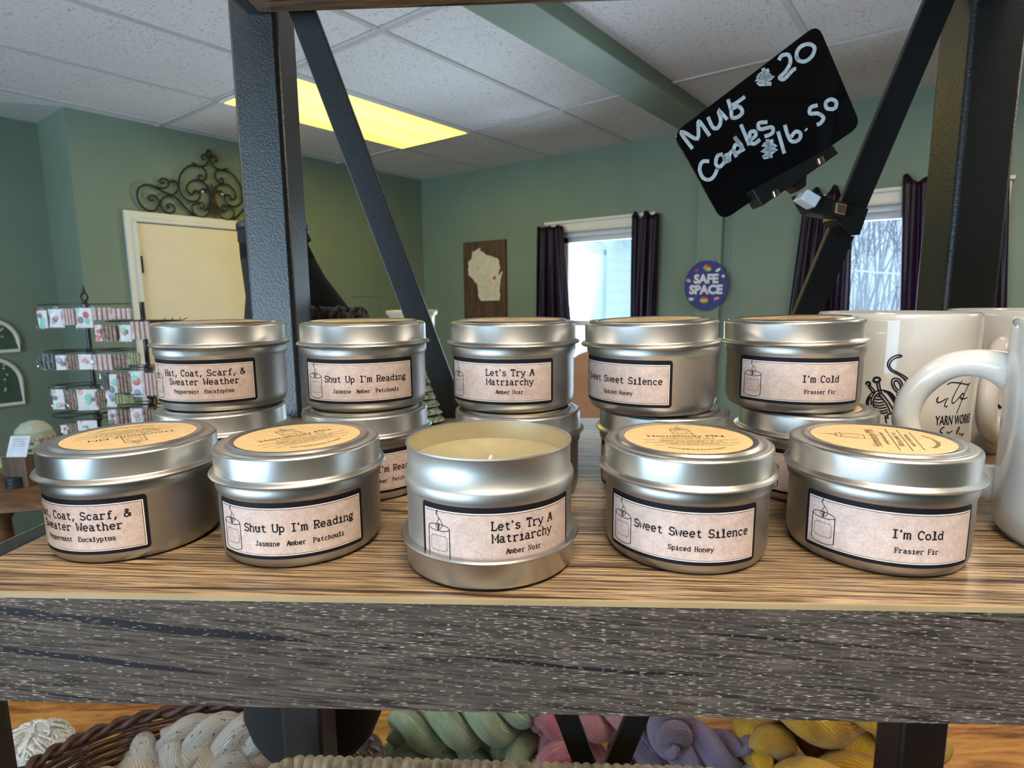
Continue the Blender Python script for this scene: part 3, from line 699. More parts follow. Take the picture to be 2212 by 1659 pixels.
rain(0.006, 0.104, 0.024, -0.4); rain(-0.007, -0.086, 0.024, 0.0)
spot(-0.062, 0.092, 0.014, 0.008, 6, 0.2); spot(0.070, 0.090, 0.018, 0.008, 5, 0.6); spot(0.102, 0.053, 0.009, 0.009, 7); spot(-0.107, 0.032, 0.015, 0.010, 4, -0.4)
spot(-0.086, -0.080, 0.017, 0.010, 7, 0.0); spot(0.068, -0.078, 0.017, 0.009, 4, 0.4)
random.seed(3)
M_NAVY2 = simple('navy_speck', (0.07, 0.09, 0.36), 0.6); mats.append(M_NAVY2)
for k in range(26):
    a = random.uniform(0, 6.28); q = random.uniform(0.085, 0.122); spot(q*cos(a), q*1.1*sin(a), 0.004, 0.004, 8)
m.build('printed_shapes', mats, ss, smooth=0)
MB().tube([(-0.056, 0.0, 0.128), (-0.02, 0.02, 0.21), (0.004, 0.03, 0.262), (0.03, 0.02, 0.2), (0.062, 0.0, 0.126)], 0.0018, 6).build('hanging_cord', simple('jute_cord', (0.18, 0.15, 0.10), 0.9), ss)
cw = MB().tube([(-1.135, YW-0.006, HC+0.52), (-1.128, YW-0.006, HC+0.3), (-1.14, YW-0.006, HC+0.1), (-1.138, YW-0.006, HC-0.5), (-1.138, YW-0.006, 0.3)], 0.0035, 6).build('painted_cord', simple('painted_cord', (0.30, 0.38, 0.33), 0.6))
tag(cw, 'thin green-painted cord running down the wall beside the round sign', 'cord')
# ------------------------------------------------------------------ things on the left wall
def lk_(px, py): return on_plane(px, py, (XL+0.02, 0, 0), (1, 0, 0))
def cs(p): return lk_(p[0]*560/2212, 180+p[1]*420/1659)
CUR = [[(1725, 795), (1700, 783), (1698, 822), (1738, 826), (1762, 785), (1742, 732), (1690, 705), (1610, 708), (1550, 765), (1525, 850), (1540, 930), (1590, 990), (1650, 1010), (1700, 985), (1705, 935), (1665, 915), (1640, 948), (1602, 925), (1596, 880), (1640, 832), (1710, 832), (1768, 880), (1800, 960), (1812, 1000)],
       [(1640, 676), (1690, 705), (1742, 706), (1778, 668), (1788, 632)],
       [(1785, 632), (1765, 604), (1783, 572), (1802, 600), (1790, 632)],
       [(1790, 660), (1760, 612), (1730, 612), (1722, 640), (1745, 652)],
       [(1812, 990), (1798, 1060), (1760, 1130), (1700, 1140), (1650, 1100), (1640, 1050), (1680, 1020), (1730, 1020), (1745, 1050), (1720, 1070), (1702, 1052)],
       [(1310, 1000), (1275, 995), (1270, 968), (1302, 955), (1345, 985), (1355, 1040), (1320, 1085), (1250, 1080), (1190, 1020), (1170, 950), (1190, 890), (1250, 865), (1320, 885), (1400, 930), (1480, 960), (1540, 1010), (1600, 1080), (1690, 1138)],
       [(1445, 1065), (1425, 1050), (1440, 1030), (1480, 1045), (1490, 1085), (1450, 1110), (1400, 1090), (1370, 1040), (1385, 985), (1430, 960), (1490, 968), (1550, 1030), (1650, 1130)],
       [(1405, 848), (1372, 850), (1362, 830), (1390, 812), (1430, 830), (1440, 868), (1400, 895), (1330, 885)],
       [(1430, 852), (1480, 830), (1512, 860), (1518, 910), (1480, 950)],
       [(1700, 930), (1725, 905), (1765, 908), (1792, 945), (1796, 1000), (1780, 1055), (1745, 1085)]]
AX = cs((1808, 900)).y
sc = thing('wall_scroll', 'dark wrought iron scrollwork resting over the door casing', 'wall decor', (XL+0.012, AX, HC+0.49))
m = MB()
for c in CUR:
    P = [cs(p) for p in c]; Q = smooth_path([(0.008, p.y-AX, p.z-HC-0.49) for p in P], 6)
    m.tube(Q, 0.0055, 6); m.tube([(q[0], -q[1], q[2]+0.0) for q in Q], 0.0055, 6)
m.tube([(0.008, 0.0, 0.33-0.12), (0.008, 0, 0.12), (0.008, 0, 0.005)], 0.005, 6); m.box((0.008, 0, 0.105), (0.02, 0.03, 0.03))
for s in (-1, 1): m.tube([(0.008, s*0.02, 0.2), (0.008, s*0.004, 0.1), (0.008, s*0.022, 0.02)], 0.004, 6)
m.build('scrolls', M_IRON, sc)
for s in (-1, 1):
    m = MB().lathe([(0, 0.006), (0.006, 0.004), (0.007, 0)], 12); m.warp(lambda p: Vector((0.012+p.z, s*0.06+p.x, 0.155+p.y))); m.build('mounting_screw', M_WHITEPL, sc)
eb = thing('wall_box', 'green painted flush utility panel on the wall near the corner', 'wall panel', (XL, 2.985, HC-0.17))
MB().box((0.004, 0, 0.075), (0.008, 0.21, 0.15)).build('panel_cover', M_WALL, eb, smooth=0, bevel=0.003)
MB().box((0.003, -0.02, 0.185), (0.006, 0.27, 0.006)).build('ledge', M_WALL, eb, smooth=0)
# arched frames on the recess wall
def arch(cy, zb, wd, hh, label):
    r = thing('arched_frame', label, 'picture frame', (XL2, cy, zb), 0, 'white arched frames')
    prof = [(-wd, 0), (-wd, hh-wd)] + arc(0, hh-wd, wd, wd, 180, 0, 20) + [(wd, 0)]
    m = MB(); m.tube([(0.012, a, b) for a, b in prof], 0.011, 8, closed=True); m.build('frame', M_WHITE, r)
    m = MB(); m.prism(prof[::-1], 0.002, 0.006); m.warp(lambda p: Vector((p.z, p.x, p.y))); m.build('backing', simple('dark_green_mat', (0.05, 0.09, 0.065), 0.7), r, smooth=0)
    random.seed(int(zb*1000)); m = MB()
    m.tube([(0.01, 0, 0.01), (0.01, 0.01, hh*0.4), (0.01, -0.005, hh*0.75)], 0.002, 5)
    for k in range(26):
        a = random.uniform(-wd*.6, wd*.6); b = random.uniform(hh*.25, hh*.85)
        m.lathe([(0, 0.002), (0.007, 0), (0, -0.002)], 6, T=Matrix.Translation((0.011, a, b)) @ Matrix.Rotation(pi/2, 4, 'Y'))
    m.build('pressed_flowers', simple('dried_flowers', (0.42, 0.44, 0.36), 0.8), r)
arch(0.775, HC-0.27, 0.125, 0.175, 'upper of two small white arched frames on the dark green wall')
arch(0.755, HC-0.565, 0.135, 0.26, 'lower of two small white arched frames on the dark green wall')

# ------------------------------------------------------------------ the shelving unit
un = thing('shelving_unit', 'black metal shelving unit with grey-brown wood shelves and slanted braces', 'shelving unit', (0, 0, SHELF_Z), SHELF_ROT)
XA, XB, YF, YB, TH = -0.212, 0.329, 0.180, 0.473, 0.0413
PX = (-0.2395, -0.2015, 0.3165, 0.3565)
for k, z in enumerate((0.0, 0.3573, -0.345, -1.20)):
    xm_ = (PX[0]+PX[3])/2; wf = 2*(0.326-xm_)
    m = MB().box((xm_, (YF+YB)/2+0.006, z-TH/2), (PX[3]-PX[0]-0.03, YB-YF-0.012, TH)); m.box((xm_, YF+0.0066, z-0.002), (wf, 0.0108, 0.004)); m.build('shelf_board', M_TOP, un, smooth=0)
    MB().box((xm_, YF+0.004, z-TH/2-0.0021), (wf, 0.008, TH-0.0042)).build('shelf_fascia', M_FACE, un, smooth=0)
    MB().box((xm_, YF+0.0006, z-0.0009), (wf, 0.0012, 0.0019)).build('edge_band', M_BAND, un, smooth=0)
    MB().box((xm_, YF+0.0008, z-0.0031), (wf, 0.0012, 0.0025)).build('shelf_fascia', M_FACE, un, smooth=0)
for xa, xb in ((PX[0], PX[1]), (PX[2], PX[3])):
    for ya, yd, dx in ((0.165, 0.038, -0.010 if xa < 0 else 0.010), (0.475, 0.038, 0)):
        MB().box(((xa+xb)/2+dx, ya+yd/2, (-SHELF_Z+0.36)/2), (xb-xa, yd, SHELF_Z+0.36)).build('post', M_POST, un, smooth=30, bevel=0.0035, seg=3)
for z in (0.0005, 0.3578, -0.3445):
    for x in (-0.218, 0.335):
        MB().box((x, 0.338, z-0.021), (0.012, 0.30, 0.042)).build('side_rail', M_POST, un, smooth=0, bevel=0.0015)
def bar(p0, p1, wd, y):
    a, b = Vector(p0), Vector(p1); t = (b-a).normalized(); n = Vector((-t.y, t.x))*(wd/2)
    m = MB(); c = [a+n, b+n, b-n, a-n]; m.prism([(q.x, q.y) for q in c][::-1], -0.003, 0.003)
    m.warp(lambda p: Vector((p.x, y+p.z, p.y))); return m
bar((-0.1945, 0.3520), (0.046, -0.343), 0.0205, 0.484).build('brace', M_BRACE, un, smooth=0, bevel=0.0008)
bar((0.3127, 0.3520), (0.0675, -0.343), 0.0210, 0.4905).build('brace', M_BRACE, un, smooth=0, bevel=0.0008)

# ------------------------------------------------------------------ hand-written price sign
SGD = 0.452
sgn = thing('price_sign', 'small black tilted price sign with white handwriting clipped to a brace', 'price sign', S(0.163, SGD, 0.20), SHELF_ROT)
def qs(px, py, D=SGD):
    q = on_shelf_plane(px, py, D); return (q.x-0.163, q.z-0.20)
def c7(p): return (1420+p[0]*792/1877, p[1]*700/1659)
cor = [qs(1453, 290), qs(1765, 53), qs(1858, 272), qs(1560, 478)]
def rounded(P, r, n=5):
    out = []; L = len(P)
    for i in range(L):
        p = Vector(P[i]); a = (Vector(P[i-1])-p).normalized(); b = (Vector(P[(i+1) % L])-p).normalized()
        s, e = p+a*r, p+b*r
        for k in range(n+1):
            t = k/n; out.append(tuple((1-t)**2*s+2*t*(1-t)*p+t*t*e))
    return out
m = MB(); m.prism(rounded(cor, 0.008)[::-1], -0.0012, 0.0012); m.warp(lambda p: Vector((p.x, p.z, p.y))); pan = m.build('sign_panel', M_BLACKGLOSS, sgn, smooth=30)
ST = [[(178, 764), (122, 688), (138, 682), (203, 712), (207, 628), (228, 645), (265, 698)],
      [(256, 602), (282, 655), (308, 656), (322, 620), (312, 572), (355, 615)],
      [(358, 512), (374, 565), (380, 604), (412, 600), (432, 575), (412, 548), (376, 562)], [(372, 545), (404, 528), (445, 498)],
      [(568, 362), (516, 392), (575, 386), (508, 410), (582, 400), (515, 432), (580, 432)], [(538, 352), (556, 442)],
      [(618, 312), (634, 288), (668, 286), (676, 326), (650, 372), (622, 400), (645, 408), (690, 362), (706, 356)],
      [(718, 312), (708, 280), (728, 244), (770, 230), (800, 248), (788, 290), (752, 318), (718, 312), (706, 290)],
      [(262, 828), (228, 830), (214, 868), (228, 908), (256, 922), (284, 908), (304, 868)],
      [(332, 792), (306, 800), (296, 838), (316, 856), (342, 826), (334, 796), (352, 838)],
      [(352, 786), (366, 828), (366, 794), (384, 774), (402, 806)],
      [(422, 744), (396, 744), (388, 776), (408, 784), (430, 756), (392, 706)], [(392, 702), (440, 776)],
      [(424, 640), (468, 746)],
      [(466, 722), (498, 700), (496, 676), (472, 682), (470, 728), (494, 738), (522, 716)],
      [(560, 628), (516, 634), (522, 664), (582, 654), (584, 684), (545, 702)],
      [(590, 722), (544, 744), (596, 748), (540, 776), (598, 770), (540, 806), (586, 800)], [(560, 716), (572, 812)],
      [(614, 676), (646, 788)], [(648, 642), (666, 700), (688, 728), (722, 716), (728, 686), (704, 676), (680, 704)], [(754, 664), (760, 670)],
      [(816, 542), (780, 554), (778, 584), (818, 584), (846, 606), (832, 632), (812, 642)],
      [(890, 562), (862, 556), (858, 528), (884, 512), (910, 524), (908, 552), (888, 564)]]
m = MB()
for s_ in ST: m.ribbon(smooth_path([(*qs(*c7(p)), 0) for p in s_], 5), 0.0026, 0, 0.0)
m.warp(lambda p: Vector((p.x, -0.00135, p.y))); m.build('handwriting', M_CHALK, pan, smooth=0)
def plate(pxs, y0, y1, name, mat, par, D=SGD, bev=0.0008, conv=True):
    P = [qs(*(c7(p) if conv else p), D) for p in pxs]; m = MB(); m.prism(P[::-1], y0, y1); m.warp(lambda p: Vector((p.x, p.z, p.y))); return m.build(name, mat, par, smooth=0, bevel=bev)
clip = plate([(462, 985), (868, 760), (897, 800), (512, 1066)], -0.009, 0.010, 'clip_bar', M_BLACKPL, sgn)
for c in ((805, 836), (580, 1000)):
    plate([(c[0]-20, c[1]-10), (c[0]+8, c[1]-24), (c[0]+20, c[1]+10), (c[0]-8, c[1]+26)], -0.0105, -0.008, 'clip_spring', M_COPPER, clip)
plate([(650, 955), (748, 900), (745, 960), (700, 990)], -0.006, 0.006, 'clip_lug', M_BLACKPL, clip)
plate([(715, 1022), (752, 974), (822, 1016), (790, 1068)], -0.006, 0.008, 'swivel_joint', M_WHITEPL, sgn)
plate([(742, 985), (790, 1000), (840, 985), (992, 1040), (978, 1108), (870, 1098), (800, 1085), (770, 1040)], 0.004, 0.020, 'clamp_jaw', M_BLACKPL, sgn)
plate([(925, 1030), (980, 1046), (970, 1100), (918, 1088)], 0.002, 0.0045, 'clamp_spring', M_COPPER, sgn)
rg = plate([(985, 1035), (1148, 1050), (1100, 1190), (1060, 1195), (960, 1112)], 0.016, 0.0355, 'clamp_ring', M_BLACKPL, sgn, D=SGD)

# ------------------------------------------------------------------ candle tins
RL, RB, RF, ZF, ZE, ZR = 0.0321, 0.0313, 0.0338, 0.0325, 0.0429, 0.0440
BODY = [(0, 0.0014), (0.0245, 0.0012), (0.0262, 0.0002), (0.0280, 0.0), (0.0297, 0.0011), (0.0308, 0.0032), (0.0313, 0.0058), (0.0313, 0.0262), (0.0319, 0.0274), (0.0322, 0.0285), (0.0322, 0.0305), (0.0318, 0.0316), (0.0309, 0.0324), (0.0309, 0.0418), (0.0313, 0.0424), (0.0311, 0.0430), (0.0305, 0.0428), (0.0304, 0.042)]
LID = [(0.0311, 0.0330), (0.0312, 0.0322), (RF, 0.0320), (RF+0.0004, 0.0326), (RF, 0.0333), (0.0325, 0.0337), (RL, 0.0343), (RL, 0.0418), (0.0318, 0.0426), (0.0311, ZE), (0.0290, 0.0431), (0.0281, 0.0428), (0.0276, 0.0430), (0.0271, 0.0438), (0.0264, ZR), (0.0258, 0.0438), (0.0251, 0.0434), (0, 0.0434)]
LIDI = [(0, 0.0426), (0.0300, 0.0424), (0.0311, 0.0415), (0.0311, 0.0330)]
def lid_mesh(): return MB().lathe(LID, 96).lathe(LIDI, 96)
LW, LH, LZ = 0.0602, 0.0218, 0.0156
def label_mesh(lines, sub, icon=True):
    m = MB(); n = 48
    def plate_(w_, h_, r, mi, z, cy=0.0):
        vs = []; fs = []
        us = sorted(set([-w_/2+w_*i/n for i in range(n+1)] + [s*(w_/2-r*(1-cos(radians(a)))) for a in (0, 25, 50, 75, 90) for s in (-1, 1)]))
        for u in us:
            e = abs(u)-(w_/2-r); d = r-sqrt(max(0, r*r-e*e)) if e > 0 and r > 0 else 0
            vs += [(u, cy-h_/2+d, z), (u, cy+h_/2-d, z)]
        for i in range(len(us)-1): fs.append((2*i, 2*i+2, 2*i+3, 2*i+1))
        m.add(vs, fs, mi)
    plate_(LW, LH, 0.0016, 0, 0.00006)
    plate_(LW-0.0026, LH-0.0036, 0.0, 1, 0.00012, -0.0004)
    plate_(LW-0.0034, LH-0.0044, 0.0, 0, 0.00018, -0.0004)
    plate_(LW-0.0038, LH-0.0048, 0.0, 2, 0.00024, -0.0004)
    Z = 0.0003
    tc = 0.0045 if len(max(lines, key=len)) > 14 else 0.0078
    tw = 0.00034
    ys = [0.0003] if len(lines) == 1 else [0.0035, -0.0008]
    for t, y in zip(lines, ys): typewrite(m, t, tc, y-0.0005, 0.00436, 0.00050, 0, Z, 0.525)
    typewrite(m, sub, tc, -0.0055, 0.00258, 0.00033, 0, Z, 0.52)
    # burning candle drawing
    x0, x1, yb, yt = -0.0268, -0.0180, -0.0083, 0.0024; xc = (x0+x1)/2; rx = (x1-x0)/2
    m.ribbon([(x0, yt), (x0, yb+0.0007)], tw, 0, Z); m.ribbon([(x1, yt), (x1, yb+0.0005)], tw, 0, Z)
    m.ribbon(arc(xc, yb+0.0009, rx, 0.0011, 180, 350, 16), tw*.7, 0, Z); m.ribbon(arc(xc, yt, rx, 0.0012, 30, 390, 26), tw*.8, 0, Z)
    m.ribbon([(xc-0.0001, yt-0.0010), (xc+0.0001, yt+0.0012)], tw*1.3, 0, Z)
    m.ribbon(smooth_path([(xc-0.0002, yt-0.0008, 0), (xc-0.0012, yt+0.0006, 0), (xc-0.0004, yt+0.0021, 0), (xc+0.0002, yt+0.0034, 0), (xc-0.0010, yt+0.0049, 0), (xc-0.0003, yt+0.0063, 0)]), tw*.7, 0, Z)
    m.ribbon(smooth_path([(xc+0.0002, yt-0.0008, 0), (xc+0.0015, yt+0.0006, 0), (xc+0.0014, yt+0.0019, 0), (xc+0.0004, yt+0.0033, 0), (xc-0.0006, yt+0.0045, 0), (xc-0.0003, yt+0.0063, 0)]), tw*.7, 0, Z)
    m.ribbon(arc(xc, yt+0.0007, 0.0005, 0.0009, 0, 360, 14), tw*.5, 0, Z)
    a, b, c, d = x0+0.0011, x1-0.0011, yb+0.0024, yt-0.0029; q = 0.0006
    loop = arc(a, c, q, q, 90, 0, 5)+arc(b, c, q, q, 180, 90, 5)+arc(b, d, q, q, 270, 180, 5)+arc(a, d, q, q, 0, -90, 5)
    m.ribbon(resample([(*p, 0) for p in loop+[loop[0]]], 0.0007)[:-1], tw*.6, 3, Z, closed=True)
    m.warp(lambda p: Vector(((RB+p.z)*sin(p.x/RB), -(RB+p.z)*cos(p.x/RB), LZ+p.y)))
    return m
LBL_M = [M_INK, M_PAPERW, M_PAPER, M_GREYINK]
def sticker_mesh():
    m = MB(); R = 0.0243; n = 64
    m.add([(R*cos(2*pi*i/n), R*sin(2*pi*i/n), 0.00010) for i in range(n)], [tuple(range(n))], 0)
    Z = 0.00016; w_ = 0.00028
    x0, x1, yb, yt = -0.0038, 0.0038, 0.0055, 0.0145
    m.ribbon([(x0, yt), (x0, yb), (x1, yb), (x1, yt)], w_, 1, Z); m.ribbon(arc(0, yt, 0.0038, 0.0011, 0, 360, 22), w_, 1, Z)
    m.ribbon(arc(0, 0.010, 0.0026, 0.0028, 0, 360, 20), w_*.6, 1, Z)
    m.ribbon(smooth_path([(0, yt, 0), (-0.0013, yt+0.0014, 0), (0.0004, yt+0.0036, 0), (-0.0005, yt+0.006, 0)]), w_, 1, Z); m.ribbon(smooth_path([(0, yt, 0), (0.0013, yt+0.0014, 0), (0.0004, yt+0.0036, 0)]), w_, 1, Z)
    for t, x, y, s_, b in (('Homebody MN', 0, 0.0010, 0.0048, 0), ('proudly made by hand', 0, -0.0018, 0.0023, 0), ('100% soy candle | 4 oz', 0, -0.0064, 0.0026, 0), ('homebodymn.com', 0, -0.0160, 0.0030, 0)):
        v, f = font_mesh(t, s_, b)
        if t.startswith('homebody'):
            m.add([((0.021+(p.y))*0+ (0.0190-p.y)*sin(p.x/0.0185), -(0.0190-p.y)*cos(p.x/0.0185), Z) for p in v], f, 1)
        else: m.add([(x+p.x, y+p.y, Z) for p in v], f, 1)
    v, f = font_mesh('made in small batches', 0.0023, 0); m.add([(p.x, -0.0101+p.y, Z) for p in v], f, 1)
    for y, l in ((-0.0038, 0.0185), (-0.0078, 0.0180), (-0.0117, 0.0150)): m.ribbon([(-l, y), (l, y)], w_, 1, Z)
    return m
def K_rot(X, Y, deg=0.0): return YAW - atan2(X, Y) + radians(deg)
ME_BODY = None
def tin(X, Y, z, yaw, label, lines, sub, sticker, group, tilt=(0, 0), open_=False):
    p = K(X, Y, z); rz = K_rot(X, Y, yaw)
    r = thing('candle_tin', label, 'candle tin', p, rz, group)
    zb = 0.0037 if open_ else 0.0
    mb_ = MB().lathe(BODY, 96)
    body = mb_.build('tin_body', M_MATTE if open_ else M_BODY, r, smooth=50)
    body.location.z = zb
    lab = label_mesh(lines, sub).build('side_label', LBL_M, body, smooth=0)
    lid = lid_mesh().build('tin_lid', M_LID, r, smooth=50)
    if open_:
        lid.rotation_euler = (pi, 0, 0); lid.location.z = ZR
        ins = MB().lathe([(0.0304, 0.0425), (0.03045, 0.0400), (0.0304, 0.0320)], 96).build('inner_wall', M_GOLD, r, smooth=60); ins.location.z = zb
        wx = MB().lathe([(0, 0.0325), (0.0225, 0.0325), (0.0238, 0.0333), (0.0288, 0.0338), (0.0303, 0.0352)], 72).build('wax', M_WAX, r, smooth=60); wx.location.z = zb
        wk = MB().tube([(0, 0, 0.0325), (0.0004, 0.0002, 0.0345), (0.001, 0.0002, 0.0355)], 0.0007, 8).build('wick', M_PAPERW, r); wk.location.z = zb
    else:
        lid.rotation_euler = (radians(tilt[0]), radians(tilt[1]), 0)
        lid.location.z = 0.0
    if sticker is not None:
        st = sticker_mesh().build('lid_sticker', [M_KRAFT, simple('brown_print', (0.035, 0.022, 0.012), 0.6) if 'brown_print' not in bpy.data.materials else bpy.data.materials['brown_print']], lid, smooth=0)
        st.location.z = 0.0434; st.rotation_euler = (0, 0, radians(sticker-yaw))
    return r
HAT = (['Hat, Coat, Scarf, &', 'Sweater Weather'], 'Peppermint  Eucalyptus'); SHUT = (["Shut Up I'm Reading"], 'Jasmine  Amber  Patchouli')
LET = (["Let's Try A", 'Matriarchy'], 'Amber Noir'); SWE = (['Sweet Sweet Silence'], 'Spiced Honey'); COLD = (["I'm Cold"], 'Frasier Fir')
GF, GT, GB = 'front row of candle tins', 'upper tins of the rear stacks', 'lower tins of the rear stacks'
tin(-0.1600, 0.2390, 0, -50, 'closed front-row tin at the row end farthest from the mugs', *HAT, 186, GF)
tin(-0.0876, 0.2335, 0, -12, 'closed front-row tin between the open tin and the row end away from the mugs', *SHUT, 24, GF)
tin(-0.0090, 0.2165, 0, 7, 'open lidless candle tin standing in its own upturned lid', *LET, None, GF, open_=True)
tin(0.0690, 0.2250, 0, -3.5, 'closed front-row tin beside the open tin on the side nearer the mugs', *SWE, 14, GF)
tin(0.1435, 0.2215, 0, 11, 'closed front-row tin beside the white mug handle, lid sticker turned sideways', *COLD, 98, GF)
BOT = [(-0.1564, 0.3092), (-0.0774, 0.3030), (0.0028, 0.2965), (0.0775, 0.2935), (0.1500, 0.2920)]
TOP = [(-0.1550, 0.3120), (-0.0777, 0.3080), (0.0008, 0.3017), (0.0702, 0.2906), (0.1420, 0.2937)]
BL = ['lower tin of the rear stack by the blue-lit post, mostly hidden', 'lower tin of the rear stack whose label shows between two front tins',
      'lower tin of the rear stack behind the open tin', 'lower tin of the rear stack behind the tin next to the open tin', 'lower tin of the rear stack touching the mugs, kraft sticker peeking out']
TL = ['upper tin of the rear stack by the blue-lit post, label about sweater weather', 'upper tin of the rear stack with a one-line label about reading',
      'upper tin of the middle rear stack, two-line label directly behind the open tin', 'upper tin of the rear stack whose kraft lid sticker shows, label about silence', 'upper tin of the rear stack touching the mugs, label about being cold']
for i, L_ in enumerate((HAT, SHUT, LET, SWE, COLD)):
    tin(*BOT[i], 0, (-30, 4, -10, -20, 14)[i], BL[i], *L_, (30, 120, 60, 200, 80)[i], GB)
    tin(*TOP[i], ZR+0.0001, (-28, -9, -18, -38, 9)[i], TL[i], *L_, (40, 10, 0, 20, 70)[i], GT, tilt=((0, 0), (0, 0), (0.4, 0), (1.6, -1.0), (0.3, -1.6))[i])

# ------------------------------------------------------------------ mugs
MH, MR = 0.0885, 0.0405
def mug(X, Y, hdeg, label, prints=None):
    r = thing('mug', label, 'mug', K(X, Y, 0), YAW, 'white printed mugs')
    m = MB().lathe([(0, 0.003), (0.034, 0.003), (0.0355, 0.0), (0.038, 0.0005), (0.0400, 0.004), (MR, 0.010), (MR, MH-0.004), (0.0403, MH-0.001), (0.0392, MH), (0.0380, MH-0.001), (0.0375, MH-0.005), (0.0370, 0.012), (0.034, 0.007), (0, 0.006)], 96)
    m.build('mug_body', M_MUG, r, smooth=60)
    hd = [(MR-0.004, MH*0.735), (MR+0.008, MH*0.775), (MR+0.021, MH*0.745), (MR+0.032, MH*0.61), (MR+0.035, MH*0.44), (MR+0.028, MH*0.28), (MR+0.014, MH*0.20), (MR-0.004, MH*0.18)]
    P = smooth_path([(a, 0, z) for a, z in hd], 7)
    m = MB().tube(P, lambda t: 0.0050+0.0046*(abs(2*t-1))**7, 20, flat=1.15)
    m.warp(lambda p: Vector((p.x*cos(radians(hdeg))-p.y*sin(radians(hdeg)), p.x*sin(radians(hdeg))+p.y*cos(radians(hdeg)), p.z)))
    m.build('mug_handle', M_MUG, r, smooth=70); return r
def onmug(X, Y, px, py, e=0.00012):
    c = K(X, Y, 0); d = ray(px, py); R = MR+e
    ox, oy = CAMP.x-c.x, CAMP.y-c.y; a = d.x**2+d.y**2; b = 2*(ox*d.x+oy*d.y); cc = ox*ox+oy*oy-R*R; disc = b*b-4*a*cc
    if disc < 0: return None
    t = (-b-sqrt(disc))/(2*a); p = CAMP+d*t; ang = atan2((p-c).y, (p-c).x)-YAW
    return (ang*R, p.z-SHELF_Z)
def print_on(r, X, Y, strokes, name):
    m = MB()
    for mi, wd, pts in strokes:
        q = [onmug(X, Y, *p) for p in pts]; q = [a for a in q if a]
        if len(q) < 2: continue
        if mi < 0: m.add([(a, b, 0.0) for a, b in q], [tuple(range(len(q)))], 1) if mi == -2 else m.add([(a, b, 0.00004) for a, b in q], [tuple(range(len(q)))], 0)
        else: m.ribbon(smooth_path([(a, b, 0) for a, b in q], 4), wd, mi, 0.0001)
    m.warp(lambda p: Vector(((MR+0.00012+p.z)*cos(p.x/(MR+0.00012)), (MR+0.00012+p.z)*sin(p.x/(MR+0.00012)), p.y)))
    return m.build(name, [M_INK, M_MUG], r, smooth=0)
M1, M2, M3 = (0.2385, 0.2166), (0.2238, 0.3410), (0.3255, 0.3720)
mug(*M1, 132, 'nearest white mug, cut off by the picture edge, large curved handle')
g2 = mug(*M2, 100, 'white mug with black yarn-ball drawing and script, behind the rear tins')
g3 = mug(*M3, -140, 'white mug behind the other two, handle seen through the nearest handle')
def cm(pts): return [(1870+x*342/2182, 740+y*260/1659) for x, y in pts]
IN = 0.0007
ST2 = [(0, IN, cm(p)) for p in (
    [(505, 186), (480, 172), (440, 172), (370, 200), (318, 250), (302, 310), (330, 370), (375, 405), (440, 435), (510, 480), (560, 540), (580, 600), (545, 660), (480, 690), (420, 720)],
    [(505, 186), (470, 200), (420, 210), (360, 250), (330, 310), (355, 360), (400, 390), (480, 430), (560, 480), (605, 550), (606, 610), (570, 660), (500, 700), (430, 735)],
    [(440, 690), (390, 640), (360, 570), (365, 510), (410, 490), (470, 510), (505, 570), (500, 640), (450, 700)],
    [(450, 660), (410, 610), (390, 560), (410, 525), (450, 540), (480, 600), (470, 660)],
    [(5, 830), (30, 760), (80, 700), (150, 670), (230, 655), (320, 680), (390, 740), (425, 810), (420, 880), (380, 950), (320, 985), (290, 990)],
    [(105, 810), (180, 830), (250, 820)], [(105, 850), (180, 870), (265, 855)], [(120, 890), (200, 905), (285, 890)], [(150, 930), (220, 945), (300, 925)], [(180, 960), (240, 975), (310, 955)],
    [(115, 770), (170, 785), (225, 775)], [(140, 735), (180, 745), (215, 740)],
    [(170, 700), (130, 740), (105, 800), (105, 850), (120, 900)], [(130, 690), (90, 740), (75, 800), (80, 860)], [(60, 740), (35, 800), (40, 870)],
    [(170, 700), (230, 770), (290, 850), (340, 960)], [(215, 690), (290, 780), (350, 870), (380, 940)],
    [(270, 660), (340, 740), (400, 840)], [(310, 670), (370, 740), (415, 830)],
    [(155, 545), (165, 620), (190, 700), (215, 695), (200, 620), (185, 545)], [(40, 600), (100, 690), (130, 675), (60, 590)],
    [(345, 970), (440, 1060), (545, 1140)], [(370, 955), (460, 1040), (550, 1130)], [(300, 990), (308, 1050)], [(270, 1000), (285, 1110)])]
ST2 += [(0, 0.0011, cm(p)) for p in ([(110, 505), (130, 485), (170, 482), (198, 500), (190, 530), (150, 545), (112, 530), (110, 505)], [(8, 580), (20, 545), (55, 550), (60, 580), (30, 600)])]
ST2 += [(0, 0.0013, cm(p)) for p in ([(330, 700), (390, 770), (418, 850)], [(20, 860), (30, 800), (60, 745)], [(250, 665), (330, 690), (390, 745)], [(490, 1090), (550, 1142)])]
